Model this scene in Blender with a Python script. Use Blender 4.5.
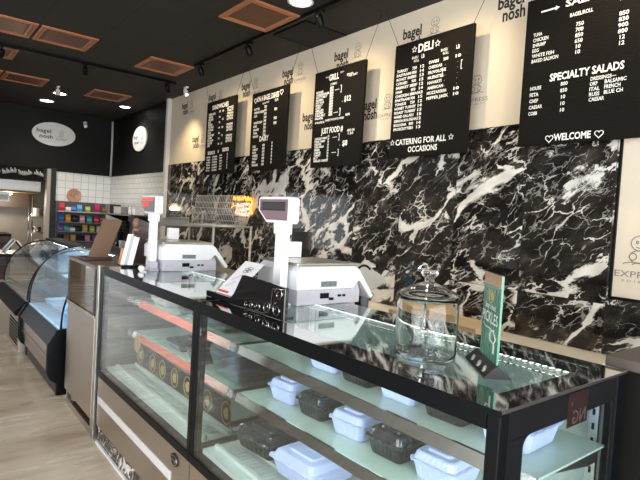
import bpy, bmesh, math, random
from mathutils import Vector, Matrix
random.seed(7)
for o in list(bpy.data.objects): bpy.data.objects.remove(o)
SC = bpy.context.scene
COL = SC.collection
# ------------------------------------------------------------------ camera
CAMZ = 1.6
YAW, PIT, ROL, FPX = 0.675476145, -0.0380568473, 0.0602138923, 517.402
cam_d = bpy.data.cameras.new('camera'); cam = bpy.data.objects.new('camera', cam_d); COL.objects.link(cam)
cy, sy, cp, sp = math.cos(YAW), math.sin(YAW), math.cos(PIT), math.sin(PIT)
F = Vector((sy*cp, cy*cp, sp)); r0 = Vector((cy, -sy, 0)); u0 = r0.cross(F)
cr, sr = math.cos(ROL), math.sin(ROL)
rr = r0*cr + u0*sr; uu = r0*(-sr) + u0*cr
M = Matrix((rr, uu, -F)).transposed().to_4x4(); M.translation = Vector((0, 0, CAMZ))
cam.matrix_world = M
cam_d.sensor_width = 36; cam_d.lens = FPX/640*36; cam_d.clip_start = 0.02
SC.camera = cam
# ------------------------------------------------------------------ world and exposure
w = bpy.data.worlds.new('world'); SC.world = w; w.use_nodes = True
bg = w.node_tree.nodes['Background']; bg.inputs[0].default_value = (0.86, 0.93, 1.0, 1); bg.inputs[1].default_value = 1.5
SC.view_settings.view_transform = 'Standard'; SC.view_settings.look = 'None'
SC.view_settings.gamma = 1; SC.view_settings.use_curve_mapping = False
SC.view_settings.exposure = 0.42

def area(name, loc, rot, sx, sy_, power, color=(1, 1, 1)):
    l = bpy.data.lights.new(name, 'AREA'); l.shape = 'RECTANGLE'; l.size = sx; l.size_y = sy_; l.energy = power; l.color = color
    o = bpy.data.objects.new(name, l); COL.objects.link(o); o.location = loc; o.rotation_euler = rot; return o
# daylight through the shopfront behind the camera and the window on the left
area('daylight_shopfront', (0.2, -2.85, 1.55), (math.radians(90), 0, 0), 5.6, 2.6, 300, (0.95, 0.98, 1.0))
area('daylight_side', (-3.3, 0.3, 1.6), (math.radians(90), 0, math.radians(-90)), 4.6, 2.6, 170, (0.97, 0.98, 1.0))
def spot(loc, target, power, ang, blend=1.0, color=(1, .79, .47), size=.03):
    l = bpy.data.lights.new('track_spot_beam', 'SPOT'); l.energy = power; l.spot_size = math.radians(ang); l.spot_blend = blend
    l.color = color; l.shadow_soft_size = size
    o = bpy.data.objects.new('track_spot_beam', l); COL.objects.link(o); o.location = loc
    d = Vector(target)-Vector(loc); o.rotation_euler = d.to_track_quat('-Z', 'Y').to_euler(); return o

# ------------------------------------------------------------------ helpers: materials
def nmat(name):
    m = bpy.data.materials.new(name); m.use_nodes = True
    nt = m.node_tree; return m, nt, nt.nodes, nt.links
def P(name, col, rough=.5, metal=0, vary=.06, scale=18, bump=0, coat=0, spec=.5, emit=None, estr=0):
    m, nt, N, L = nmat(name); b = N['Principled BSDF']
    tc = N.new('ShaderNodeTexCoord'); no = N.new('ShaderNodeTexNoise'); no.inputs['Scale'].default_value = scale; no.inputs['Detail'].default_value = 4
    L.new(tc.outputs['Object'], no.inputs['Vector'])
    mx = N.new('ShaderNodeMix'); mx.data_type = 'RGBA'
    mx.inputs['A'].default_value = (*[max(0, c*(1-vary)) for c in col], 1); mx.inputs['B'].default_value = (*[min(1, c*(1+vary)) for c in col], 1)
    L.new(no.outputs['Fac'], mx.inputs['Factor']); L.new(mx.outputs['Result'], b.inputs['Base Color'])
    b.inputs['Roughness'].default_value = rough; b.inputs['Metallic'].default_value = metal
    b.inputs['Specular IOR Level'].default_value = spec
    if coat: b.inputs['Coat Weight'].default_value = coat; b.inputs['Coat Roughness'].default_value = .05
    if bump:
        bp = N.new('ShaderNodeBump'); bp.inputs['Strength'].default_value = bump; bp.inputs['Distance'].default_value = .01
        L.new(no.outputs['Fac'], bp.inputs['Height']); L.new(bp.outputs['Normal'], b.inputs['Normal'])
    if emit: b.inputs['Emission Color'].default_value = (*emit, 1); b.inputs['Emission Strength'].default_value = estr
    return m
def GLASS(name, tint=(.93, .97, .95), ior=1.5, rough=.0, haze=0, hazecol=(.7, .85, .8)):
    m, nt, N, L = nmat(name)
    out = N['Material Output']; N.remove(N['Principled BSDF'])
    t = N.new('ShaderNodeBsdfTransparent'); t.inputs[0].default_value = (*tint, 1)
    g = N.new('ShaderNodeBsdfGlossy'); g.inputs['Roughness'].default_value = rough; g.inputs['Color'].default_value = (1, 1, 1, 1)
    f = N.new('ShaderNodeFresnel'); ge = N.new('ShaderNodeNewGeometry'); mi = N.new('ShaderNodeMix'); mi.data_type = 'FLOAT'
    mi.inputs['A'].default_value = ior; mi.inputs['B'].default_value = 1/ior
    L.new(ge.outputs['Backfacing'], mi.inputs['Factor']); L.new(mi.outputs['Result'], f.inputs['IOR'])   # a thin pane reflects alike from both faces
    body = t.outputs[0]
    if haze:
        d = N.new('ShaderNodeBsdfDiffuse'); d.inputs[0].default_value = (*hazecol, 1)
        mh = N.new('ShaderNodeMixShader'); mh.inputs[0].default_value = haze
        L.new(t.outputs[0], mh.inputs[1]); L.new(d.outputs[0], mh.inputs[2]); body = mh.outputs[0]
    mx = N.new('ShaderNodeMixShader')
    L.new(f.outputs[0], mx.inputs[0]); L.new(body, mx.inputs[1]); L.new(g.outputs[0], mx.inputs[2]); L.new(mx.outputs[0], out.inputs[0])
    return m
def math_n(N, L, op, a, b=None, clamp=False):
    n = N.new('ShaderNodeMath'); n.operation = op; n.use_clamp = clamp
    for i, v in enumerate((a, b)):
        if v is None: continue
        if isinstance(v, (int, float)): n.inputs[i].default_value = v
        else: L.new(v, n.inputs[i])
    return n.outputs[0]
def ramp(N, L, fac, stops):
    r = N.new('ShaderNodeValToRGB'); e = r.color_ramp.elements
    while len(e) < len(stops): e.new(.5)
    for i, (p, c) in enumerate(stops): e[i].position = p; e[i].color = (*c, 1)
    L.new(fac, r.inputs[0]); return r.outputs[0]

def marble_mat(name, ty, tz, oy=0, oz=0, scale=1.0, rough=.07):
    """black marble slabs, each with its own cut of white veins; slabs ty x tz in the local YZ plane"""
    m, nt, N, L = nmat(name); b = N['Principled BSDF']
    tc = N.new('ShaderNodeTexCoord'); sp_ = N.new('ShaderNodeSeparateXYZ'); L.new(tc.outputs['Object'], sp_.inputs[0])
    yy = math_n(N, L, 'DIVIDE', math_n(N, L, 'ADD', sp_.outputs['Y'], oy), ty); zz = math_n(N, L, 'DIVIDE', math_n(N, L, 'ADD', sp_.outputs['Z'], oz), tz)
    fy = math_n(N, L, 'FLOOR', yy); fz = math_n(N, L, 'FLOOR', zz)
    cell = N.new('ShaderNodeCombineXYZ'); L.new(fy, cell.inputs[0]); L.new(fz, cell.inputs[1])
    wn = N.new('ShaderNodeTexWhiteNoise'); wn.noise_dimensions = '3D'; L.new(cell.outputs[0], wn.inputs['Vector'])
    off = N.new('ShaderNodeVectorMath'); off.operation = 'SCALE'; off.inputs['Scale'].default_value = 14; L.new(wn.outputs['Color'], off.inputs[0])
    add = N.new('ShaderNodeVectorMath'); add.operation = 'ADD'; L.new(tc.outputs['Object'], add.inputs[0]); L.new(off.outputs[0], add.inputs[1])
    # shear so the veins run on a slant
    rot = N.new('ShaderNodeVectorRotate'); rot.rotation_type = 'X_AXIS'; rot.inputs['Angle'].default_value = .6; L.new(add.outputs[0], rot.inputs['Vector'])
    st = N.new('ShaderNodeVectorMath'); st.operation = 'MULTIPLY'; st.inputs[1].default_value = (scale, scale*.62, scale*1.25); L.new(rot.outputs[0], st.inputs[0])
    base = st.outputs[0]
    nz = N.new('ShaderNodeTexNoise'); nz.inputs['Scale'].default_value = 2.2; nz.inputs['Detail'].default_value = 5; nz.inputs['Roughness'].default_value = .55; L.new(base, nz.inputs['Vector'])
    c0 = N.new('ShaderNodeVectorMath'); c0.operation = 'SUBTRACT'; c0.inputs[1].default_value = (.5, .5, .5); L.new(nz.outputs['Color'], c0.inputs[0])
    sc_ = N.new('ShaderNodeVectorMath'); sc_.operation = 'SCALE'; sc_.inputs['Scale'].default_value = .46; L.new(c0.outputs[0], sc_.inputs[0])
    wa = N.new('ShaderNodeVectorMath'); wa.operation = 'ADD'; L.new(base, wa.inputs[0]); L.new(sc_.outputs[0], wa.inputs[1])
    nf = N.new('ShaderNodeTexNoise'); nf.inputs['Scale'].default_value = 11; nf.inputs['Detail'].default_value = 4; nf.inputs['Roughness'].default_value = .7; L.new(base, nf.inputs['Vector'])
    c2 = N.new('ShaderNodeVectorMath'); c2.operation = 'SUBTRACT'; c2.inputs[1].default_value = (.5, .5, .5); L.new(nf.outputs['Color'], c2.inputs[0])
    s2 = N.new('ShaderNodeVectorMath'); s2.operation = 'SCALE'; s2.inputs['Scale'].default_value = .085; L.new(c2.outputs[0], s2.inputs[0])
    wv = N.new('ShaderNodeVectorMath'); wv.operation = 'ADD'; L.new(wa.outputs[0], wv.inputs[0]); L.new(s2.outputs[0], wv.inputs[1])
    def vor(scl, w0, w1):
        v = N.new('ShaderNodeTexVoronoi'); v.feature = 'DISTANCE_TO_EDGE'; v.inputs['Scale'].default_value = scl; L.new(wv.outputs[0], v.inputs['Vector'])
        n2 = N.new('ShaderNodeTexNoise'); n2.inputs['Scale'].default_value = scl*.9; n2.inputs['Detail'].default_value = 3; L.new(base, n2.inputs['Vector'])
        wid = math_n(N, L, 'MULTIPLY', math_n(N, L, 'SUBTRACT', n2.outputs['Fac'], .47, True), w1*9)
        wid = math_n(N, L, 'ADD', wid, .0002)
        q = math_n(N, L, 'DIVIDE', v.outputs['Distance'], wid)
        return math_n(N, L, 'SUBTRACT', 1, math_n(N, L, 'SMOOTH_MIN', q, 1.0), True) if False else math_n(N, L, 'MULTIPLY', math_n(N, L, 'SUBTRACT', 1.15, q, True), 2.2, True)
    big = vor(2.3, .003, .060)
    fine = math_n(N, L, 'MULTIPLY', vor(6.0, .002, .028), .8)
    hair = math_n(N, L, 'MULTIPLY', vor(12, .003, .04), .3)
    n3 = N.new('ShaderNodeTexNoise'); n3.inputs['Scale'].default_value = 3.0; n3.inputs['Detail'].default_value = 7; n3.inputs['Roughness'].default_value = .66; n3.inputs['Distortion'].default_value = .35; L.new(wv.outputs[0], n3.inputs['Vector'])
    blot = math_n(N, L, 'MULTIPLY', math_n(N, L, 'SUBTRACT', n3.outputs['Fac'], .598, True), 24, True)
    f = math_n(N, L, 'MAXIMUM', math_n(N, L, 'MAXIMUM', big, fine), math_n(N, L, 'MAXIMUM', hair, blot))
    n4 = N.new('ShaderNodeTexNoise'); n4.inputs['Scale'].default_value = 9; n4.inputs['Detail'].default_value = 5; L.new(base, n4.inputs['Vector'])
    dark = ramp(N, L, n4.outputs['Fac'], [(.38, (.006, .005, .005)), (.58, (.022, .018, .015)), (.72, (.075, .06, .05))])
    pw = math_n(N, L, 'MULTIPLY', math_n(N, L, 'POWER', wn.outputs['Value'], 2.0), .55)
    md = N.new('ShaderNodeMix'); md.data_type = 'RGBA'; L.new(pw, md.inputs['Factor']); L.new(dark, md.inputs['A']); md.inputs['B'].default_value = (.055, .046, .040, 1); dark = md.outputs['Result']
    lite = ramp(N, L, n4.outputs['Fac'], [(.3, (.60, .55, .49)), (.65, (.82, .78, .72))])
    mx = N.new('ShaderNodeMix'); mx.data_type = 'RGBA'; L.new(f, mx.inputs['Factor']); L.new(dark, mx.inputs['A']); L.new(lite, mx.inputs['B'])
    # joints
    def joint(v, size):
        fr = math_n(N, L, 'FRACT', v); d = math_n(N, L, 'MULTIPLY', math_n(N, L, 'MINIMUM', fr, math_n(N, L, 'SUBTRACT', 1, fr)), size)
        return math_n(N, L, 'LESS_THAN', d, .0018)
    j = math_n(N, L, 'MAXIMUM', joint(yy, ty), joint(zz, tz))
    m2 = N.new('ShaderNodeMix'); m2.data_type = 'RGBA'; L.new(math_n(N, L, 'MULTIPLY', j, .8), m2.inputs['Factor']); L.new(mx.outputs['Result'], m2.inputs['A']); m2.inputs['B'].default_value = (.02, .02, .02, 1)
    L.new(m2.outputs['Result'], b.inputs['Base Color']); b.inputs['Roughness'].default_value = rough; b.inputs['Specular IOR Level'].default_value = .5
    return m
def tile_mat(name, w_, h_, axis='Y', col=(.80, .79, .76), mortar=(.50, .49, .47), off=.5):
    m, nt, N, L = nmat(name); b = N['Principled BSDF']
    tc = N.new('ShaderNodeTexCoord'); s = N.new('ShaderNodeSeparateXYZ'); L.new(tc.outputs['Object'], s.inputs[0])
    c = N.new('ShaderNodeCombineXYZ'); L.new(s.outputs[axis], c.inputs[0]); L.new(s.outputs['Z'], c.inputs[1])
    bt = N.new('ShaderNodeTexBrick'); bt.offset = off; bt.inputs['Scale'].default_value = 1; bt.inputs['Brick Width'].default_value = w_; bt.inputs['Row Height'].default_value = h_
    bt.inputs['Mortar Size'].default_value = .005; bt.inputs['Color1'].default_value = (*col, 1); bt.inputs['Color2'].default_value = (*[x*.94 for x in col], 1); bt.inputs['Mortar'].default_value = (*mortar, 1)
    L.new(c.outputs[0], bt.inputs['Vector']); L.new(bt.outputs['Color'], b.inputs['Base Color']); b.inputs['Roughness'].default_value = .12
    return m
def steel_mat(name, col=(.56, .52, .48), rough=.3, axis='Z'):
    m, nt, N, L = nmat(name); b = N['Principled BSDF']
    tc = N.new('ShaderNodeTexCoord'); mp = N.new('ShaderNodeMapping'); L.new(tc.outputs['Object'], mp.inputs[0])
    mp.inputs['Scale'].default_value = {'Z': (2, 2, 160), 'X': (160, 2, 2), 'Y': (2, 160, 2)}[axis]
    no = N.new('ShaderNodeTexNoise'); no.inputs['Scale'].default_value = 3; L.new(mp.outputs[0], no.inputs['Vector'])
    L.new(ramp(N, L, no.outputs['Fac'], [(.3, [c*.88 for c in col]), (.7, col)]), b.inputs['Base Color'])
    b.inputs['Metallic'].default_value = 1; b.inputs['Roughness'].default_value = rough
    return m

# ------------------------------------------------------------------ helpers: meshes
class MB:
    def __init__(s): s.v = []; s.f = []; s.mi = []; s.sm = []
    def add(s, vs, fs, mi=0, sm=False):
        o = len(s.v); s.v += [tuple(v) for v in vs]
        for f in fs: s.f.append([i+o for i in f]); s.mi.append(mi); s.sm.append(sm)
        return s
    def box(s, x0, x1, y0, y1, z0, z1, mi=0):
        x0, x1 = min(x0, x1), max(x0, x1); y0, y1 = min(y0, y1), max(y0, y1); z0, z1 = min(z0, z1), max(z0, z1)
        v = [(x0, y0, z0), (x1, y0, z0), (x1, y1, z0), (x0, y1, z0), (x0, y0, z1), (x1, y0, z1), (x1, y1, z1), (x0, y1, z1)]
        return s.add(v, [(3, 2, 1, 0), (4, 5, 6, 7), (0, 1, 5, 4), (1, 2, 6, 5), (2, 3, 7, 6), (3, 0, 4, 7)], mi)
    def frame(s, o, u, v, a0, a1, b0, b1, t, mi=0):
        """a box a0..a1 along u, b0..b1 along v from origin o, thickness t along u x v"""
        o, u, v = Vector(o), Vector(u).normalized(), Vector(v).normalized(); n = u.cross(v)*t
        q = [o+u*a0+v*b0, o+u*a1+v*b0, o+u*a1+v*b1, o+u*a0+v*b1]
        vs = q+[p+n for p in q]
        return s.add(vs, [(3, 2, 1, 0), (4, 5, 6, 7), (0, 1, 5, 4), (1, 2, 6, 5), (2, 3, 7, 6), (3, 0, 4, 7)], mi)
    def prism(s, prof, axis, a0, a1, mi=0, sm=False):
        """profile of 2D points extruded along axis from a0 to a1; X: (y,z), Y: (x,z), Z: (x,y)"""
        def p3(p, a): return {'X': (a, p[0], p[1]), 'Y': (p[0], a, p[1]), 'Z': (p[0], p[1], a)}[axis]
        n = len(prof); vs = [p3(p, a0) for p in prof]+[p3(p, a1) for p in prof]
        o = len(s.v); s.v += vs
        s.f.append([o+i for i in range(n)][::-1]); s.mi.append(mi); s.sm.append(False)
        s.f.append([o+n+i for i in range(n)]); s.mi.append(mi); s.sm.append(False)
        for i in range(n):
            j = (i+1) % n; s.f.append([o+i, o+j, o+n+j, o+n+i]); s.mi.append(mi); s.sm.append(sm)
        return s
    def tube(s, pts, r, seg=8, mi=0, closed=False, caps=True):
        pts = [Vector(p) for p in pts]; n = len(pts); rings = []
        up = None
        for i, p in enumerate(pts):
            if closed: t = pts[(i+1) % n]-pts[i-1]
            else: t = (pts[min(i+1, n-1)]-pts[max(i-1, 0)])
            t.normalize()
            if up is None:
                a = Vector((0, 0, 1)) if abs(t.z) < .9 else Vector((1, 0, 0)); up = (a-t*a.dot(t)).normalized()
            else:
                up = up-t*up.dot(t)
                up = up.normalized() if up.length > 1e-6 else Vector((1, 0, 0))
            b = t.cross(up); rad = r[i] if isinstance(r, (list, tuple)) else r
            rings.append([p+(up*math.cos(2*math.pi*k/seg)+b*math.sin(2*math.pi*k/seg))*rad for k in range(seg)])
        o = len(s.v)
        for R_ in rings: s.v += [tuple(q) for q in R_]
        for i in range(n if closed else n-1):
            for k in range(seg):
                k2 = (k+1) % seg; i2 = (i+1) % n
                s.f.append([o+i*seg+k, o+i*seg+k2, o+i2*seg+k2, o+i2*seg+k]); s.mi.append(mi); s.sm.append(True)
        if caps and not closed:
            s.f.append([o+k for k in range(seg)][::-1]); s.mi.append(mi); s.sm.append(False)
            s.f.append([o+(n-1)*seg+k for k in range(seg)]); s.mi.append(mi); s.sm.append(False)
        return s
    def lathe(s, prof, c=(0, 0, 0), seg=32, mi=0, d=None, sm=True):
        """(r, h) profile turned about an axis d through c"""
        c = Vector(c); d = Vector(d or (0, 0, 1)).normalized()
        a = Vector((1, 0, 0)) if abs(d.x) < .9 else Vector((0, 1, 0)); a = (a-d*a.dot(d)).normalized(); b = d.cross(a)
        o = len(s.v); n = len(prof)
        for (r, h) in prof:
            for k in range(seg):
                t = 2*math.pi*k/seg; s.v.append(tuple(c+d*h+(a*math.cos(t)+b*math.sin(t))*r))
        for i in range(n-1):
            for k in range(seg):
                k2 = (k+1) % seg; s.f.append([o+i*seg+k, o+i*seg+k2, o+(i+1)*seg+k2, o+(i+1)*seg+k]); s.mi.append(mi); s.sm.append(sm)
        if prof[0][0] > 1e-5: s.f.append([o+k for k in range(seg)][::-1]); s.mi.append(mi); s.sm.append(False)
        if prof[-1][0] > 1e-5: s.f.append([o+(n-1)*seg+k for k in range(seg)]); s.mi.append(mi); s.sm.append(False)
        return s
    def build(s, name, mats, parent=None, bevel=0, loc=None):
        me = bpy.data.meshes.new(name); me.from_pydata(s.v, [], s.f); me.update()
        for m in (mats if isinstance(mats, (list, tuple)) else [mats]): me.materials.append(m)
        for p, a, b in zip(me.polygons, s.mi, s.sm): p.material_index = a; p.use_smooth = b
        bm = bmesh.new(); bm.from_mesh(me); bmesh.ops.remove_doubles(bm, verts=bm.verts, dist=1e-6); bmesh.ops.recalc_face_normals(bm, faces=bm.faces); bm.to_mesh(me); bm.free()
        o = bpy.data.objects.new(name, me); COL.objects.link(o)
        if loc is not None: o.location = loc
        if parent: o.parent = parent
        if bevel:
            b = o.modifiers.new('bevel', 'BEVEL'); b.width = bevel; b.segments = 2; b.limit_method = 'ANGLE'; b.angle_limit = math.radians(40)
        return o
def thing(name, label, cat, loc=(0, 0, 0), rz=0, group=None):
    o = bpy.data.objects.new(name, None); COL.objects.link(o); o.location = loc; o.rotation_euler = (0, 0, rz)
    o.empty_display_size = .1
    return tag(o, label, cat, group)
def tag(o, label, cat, group=None):
    o['label'] = label; o['category'] = cat
    if group: o['group'] = group
    return o
def struct(o): o['kind'] = 'structure'; return o
def copy_tree(o, parent=None):
    c = o.copy(); COL.objects.link(c)
    if parent: c.parent = parent
    for ch in [x for x in bpy.data.objects if x.parent == o]: copy_tree(ch, c)
    return c
_tc = {}
def text_geo(s, bold=.0, sx=1.0, extrude=0):
    k = (s, bold, sx, extrude)
    if k in _tc: return _tc[k]
    c = bpy.data.curves.new('t', 'FONT'); c.body = s; c.size = 1; c.offset = bold; c.extrude = extrude; c.resolution_u = 2; c.fill_mode = 'BOTH' if extrude else 'FRONT'
    o = bpy.data.objects.new('t', c); COL.objects.link(o)
    dg = bpy.context.evaluated_depsgraph_get(); me = bpy.data.meshes.new_from_object(o.evaluated_get(dg))
    vs = [Vector((v.co.x*sx, v.co.y, v.co.z)) for v in me.vertices]; fs = [list(p.vertices) for p in me.polygons]
    bpy.data.objects.remove(o); bpy.data.curves.remove(c); bpy.data.meshes.remove(me)
    x0 = min([v.x for v in vs], default=0); x1 = max([v.x for v in vs], default=0)
    _tc[k] = (vs, fs, x0, x1); return _tc[k]
CAP = .69   # cap height of the built-in font at size 1
def put_text(mb, s, o, u, v, h, align='l', bold=.02, width=None, sx=.85, rot=0, mi=0, extrude=0):
    """s with cap height h, baseline starting / centred at o, reading along u with up v"""
    vs, fs, x0, x1 = text_geo(s, bold, 1.0, extrude); k = h/CAP
    u, v = Vector(u).normalized(), Vector(v).normalized()
    if rot: u, v = u*math.cos(rot)+v*math.sin(rot), v*math.cos(rot)-u*math.sin(rot)
    n = u.cross(v); kx = (width/(x1-x0)) if width else k*sx
    a = {'l': -x0, 'c': -(x0+x1)/2, 'r': -x1}[align]
    mb.add([Vector(o)+u*((p.x+a)*kx)+v*(p.y*k)+n*(p.z*k) for p in vs], fs, mi)
def rrect(x0, x1, y0, y1, r, seg=5):
    p = []
    for cx, cy_, a in ((x1-r, y1-r, 0), (x0+r, y1-r, 90), (x0+r, y0+r, 180), (x1-r, y0+r, 270)):
        for i in range(seg+1):
            t = math.radians(a+90*i/seg); p.append((cx+r*math.cos(t), cy_+r*math.sin(t)))
    return p

# ------------------------------------------------------------------ shared materials
M_black = P('black_powder_coat', (.0025, .003, .004), .38, spec=.14)
M_gloss = P('black_gloss', (.006, .006, .007), .08, coat=.4)
M_matte = P('black_matte', (.004, .0037, .0035), .75, spec=.2)
M_steel = steel_mat('brushed_steel', (.60, .53, .47), .33)
M_steelc = steel_mat('cool_steel', (.62, .62, .60), .28, 'X')
M_chrome = P('chrome_wire', (.72, .71, .69), .15, 1)
M_white = P('white_plastic', (.80, .80, .82), .35)
M_lav = P('lavender_grey_plastic', (.52, .51, .58), .4)
M_letter = P('white_letters', (.85, .84, .80), .5)
M_ink = P('black_ink', (.02, .02, .02), .7)
M_greyink = P('grey_ink', (.20, .185, .165), .7)
M_glass = GLASS('clear_glass', (.955, .985, .972))
M_glassg = GLASS('case_front_glass', (.965, .985, .978))
M_shelf = GLASS('frosted_mint_shelf_glass', (.72, .84, .79), haze=.62, hazecol=(.64, .78, .72))
M_paper = P('white_paper', (.84, .82, .84), .7)
M_card = P('cardboard', (.52, .36, .20), .8)
M_brown = P('brown_leatherette', (.175, .105, .065), .45)
M_dkbrown = P('dark_brown_plastic', (.05, .03, .03), .45)
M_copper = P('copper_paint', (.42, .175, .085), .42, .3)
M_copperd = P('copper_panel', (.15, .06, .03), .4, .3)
M_lampglow = P('lit_lamp_lens', (1, .97, .9), .5, emit=(1, .95, .85), estr=14)
M_led = P('led_dots', (1, 1, 1), .5, emit=(.93, 1, .98), estr=3.5)

# ================================================================== SETTING
# ---- floor
m, nt, N, L = nmat('polished_concrete'); b = N['Principled BSDF']
tc = N.new('ShaderNodeTexCoord'); n1 = N.new('ShaderNodeTexNoise'); n1.inputs['Scale'].default_value = 1.3; n1.inputs['Detail'].default_value = 7; n1.inputs['Roughness'].default_value = .62
mp = N.new('ShaderNodeMapping'); mp.inputs['Scale'].default_value = (.55, 2.2, 1); mp.inputs['Rotation'].default_value = (0, 0, .5); L.new(tc.outputs['Object'], mp.inputs[0]); L.new(mp.outputs[0], n1.inputs['Vector'])
c1 = ramp(N, L, n1.outputs['Fac'], [(.30, (.34, .26, .19)), (.46, (.52, .425, .33)), (.58, (.62, .535, .43)), (.72, (.47, .38, .29))])
n2 = N.new('ShaderNodeTexNoise'); n2.inputs['Scale'].default_value = 3.1; n2.inputs['Detail'].default_value = 3; L.new(tc.outputs['Object'], n2.inputs['Vector'])
st = math_n(N, L, 'MULTIPLY', math_n(N, L, 'SUBTRACT', n2.outputs['Fac'], .665, True), 14, True)
mx = N.new('ShaderNodeMix'); mx.data_type = 'RGBA'; L.new(math_n(N, L, 'MULTIPLY', st, .55), mx.inputs['Factor']); L.new(c1, mx.inputs['A']); mx.inputs['B'].default_value = (.25, .14, .07, 1)
vr = N.new('ShaderNodeTexVoronoi'); vr.feature = 'DISTANCE_TO_EDGE'; vr.inputs['Scale'].default_value = .42
nv = N.new('ShaderNodeVectorMath'); nv.operation = 'ADD'; sv = N.new('ShaderNodeVectorMath'); sv.operation = 'SCALE'; sv.inputs['Scale'].default_value = .5; L.new(n1.outputs['Color'], sv.inputs[0]); L.new(tc.outputs['Object'], nv.inputs[0]); L.new(sv.outputs[0], nv.inputs[1]); L.new(nv.outputs[0], vr.inputs['Vector'])
crk = math_n(N, L, 'LESS_THAN', vr.outputs['Distance'], .0035)
m2 = N.new('ShaderNodeMix'); m2.data_type = 'RGBA'; L.new(math_n(N, L, 'MULTIPLY', crk, .45), m2.inputs['Factor']); L.new(mx.outputs['Result'], m2.inputs['A']); m2.inputs['B'].default_value = (.10, .08, .06, 1)
L.new(m2.outputs['Result'], b.inputs['Base Color']); b.inputs['Roughness'].default_value = .3
L.new(ramp(N, L, n1.outputs['Fac'], [(.3, (.16,)*3), (.7, (.34,)*3)]), b.inputs['Roughness'])
M_floor = m
struct(MB().box(-3.6, 3.75, -3.2, 14.2, -.1, 0).build('floor', M_floor))
# ---- ceiling: black suspended tiles
m, nt, N, L = nmat('black_ceiling_tiles'); b = N['Principled BSDF']
tc = N.new('ShaderNodeTexCoord'); s_ = N.new('ShaderNodeSeparateXYZ'); L.new(tc.outputs['Object'], s_.inputs[0])
def gl(out, off, size):
    fr = math_n(N, L, 'FRACT', math_n(N, L, 'DIVIDE', math_n(N, L, 'SUBTRACT', out, off), size))
    d = math_n(N, L, 'MULTIPLY', math_n(N, L, 'MINIMUM', fr, math_n(N, L, 'SUBTRACT', 1, fr)), size)
    return math_n(N, L, 'LESS_THAN', d, .009)
g_ = math_n(N, L, 'MAXIMUM', gl(s_.outputs['X'], 1.675, .625), gl(s_.outputs['Y'], 6.35, .59))
no = N.new('ShaderNodeTexNoise'); no.inputs['Scale'].default_value = 60; L.new(tc.outputs['Object'], no.inputs['Vector'])
cc = ramp(N, L, no.outputs['Fac'], [(.3, (.0125, .0098, .0078)), (.7, (.0175, .0138, .011))])
mx = N.new('ShaderNodeMix'); mx.data_type = 'RGBA'; L.new(g_, mx.inputs['Factor']); L.new(cc, mx.inputs['A']); mx.inputs['B'].default_value = (.004, .003, .0025, 1)
L.new(mx.outputs['Result'], b.inputs['Base Color']); b.inputs['Roughness'].default_value = .75
struct(MB().box(-3.6, 3.75, -3.2, 14.2, 3.5, 3.6).build('ceiling', m))
# ---- right wall
M_wallpaper = P('cream_wallpaper', (.71, .61, .475), .75, vary=.02)
M_blackwall = P('black_wall_paint', (.0045, .0042, .004), .6, spec=.25)
M_marble = marble_mat('black_marble_slabs', .60, 1.2, oy=.40, oz=.02, scale=1.05)
M_sub = tile_mat('white_gloss_subway_tile', .2, .1, 'Y')
M_sq = tile_mat('white_square_tile', .15, .15, 'X', off=0.0, mortar=(.42, .42, .41))
WR = struct(MB().box(3.47, 3.6, -3.2, 11.7, 0, 3.5).build('wall_right', M_wallpaper))
mc = MB().box(3.455, 3.469, 1.38, 8.55, .865, 2.385).box(3.455, 3.469, -1.5, 1.38, .865, 1.225)
mc.build('marble_cladding', M_marble, WR)
MB().box(3.452, 3.469, -1.5, 1.385, 1.218, 1.236).box(3.452, 3.469, 1.372, 1.388, 1.236, 2.385).build('black_edge_trim', M_black, WR)
MB().box(3.462, 3.469, 8.63, 11.7, 2.27, 3.5).build('black_paint', M_blackwall, WR)
MB().box(3.460, 3.469, 8.63, 11.7, 0, 2.27).build('subway_tile', M_sub, WR)
struct(MB().box(3.40, 3.469, 8.555, 8.63, 0, 3.5).build('trim_1', P('white_corner_trim', (.66, .64, .60), .5)))
# printed wallpaper logos
lg = MB(); U = (0, -1, 0); V = (0, 0, 1)
def express_art(mb, o, u, v, k, mi=1, word=True):
    """the line drawing of a cup-headed figure with the thin word beneath, about 2.6k wide"""
    o, u, v = Vector(o), Vector(u), Vector(v)
    def loop(cx, cy_, rx, ry, a0=0, a1=360, n=14):
        return [o+u*(cx+rx*math.cos(math.radians(a0+(a1-a0)*i/n)))*k if False else o+u*((cx+rx*math.cos(math.radians(a0+(a1-a0)*i/n)))*k)+v*((cy_+ry*math.sin(math.radians(a0+(a1-a0)*i/n)))*k) for i in range(n+1)]
    r = .02*k
    for a in (loop(.2, 1.62, .42, .36), loop(.05, 1.66, .05, .08, n=6), loop(.35, 1.66, .05, .08, n=6), loop(.2, 1.5, .2, .1, 200, 340), loop(.15, .98, .40, .30, 20, 340), loop(-.1, .98, .16, .16), loop(.45, .98, .16, .16), loop(-.05, .6, .45, .12, 180, 0), loop(.35, .6, .45, .12, 180, 0)):
        mb.tube(a, r, 4, mi)
    if word:
        put_text(mb, 'EXPRESS', o+u*(-.85*k), u, v, .30*k, bold=0, width=2.1*k, mi=mi)
        put_text(mb, 'E D I B L E S', o+u*(-.5*k)-v*(.22*k), u, v, .10*k, bold=0, width=1.5*k, mi=mi)
def nosh(mb, y, z, k=.105, art=True):
    x = 3.4685
    put_text(mb, 'bagel', (x, y+1.05*k, z+.10*k), U, V, .86*k, bold=.028, width=2.05*k)
    put_text(mb, 'nosh', (x, y+.62*k, z-.85*k), U, V, .86*k, bold=.028, width=1.75*k)
    if art: express_art(mb, (x, y-2.2*k, z-.85*k), U, V, k)
for i in range(7): nosh(lg, 8.02-.965*i, 3.262)
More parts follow.
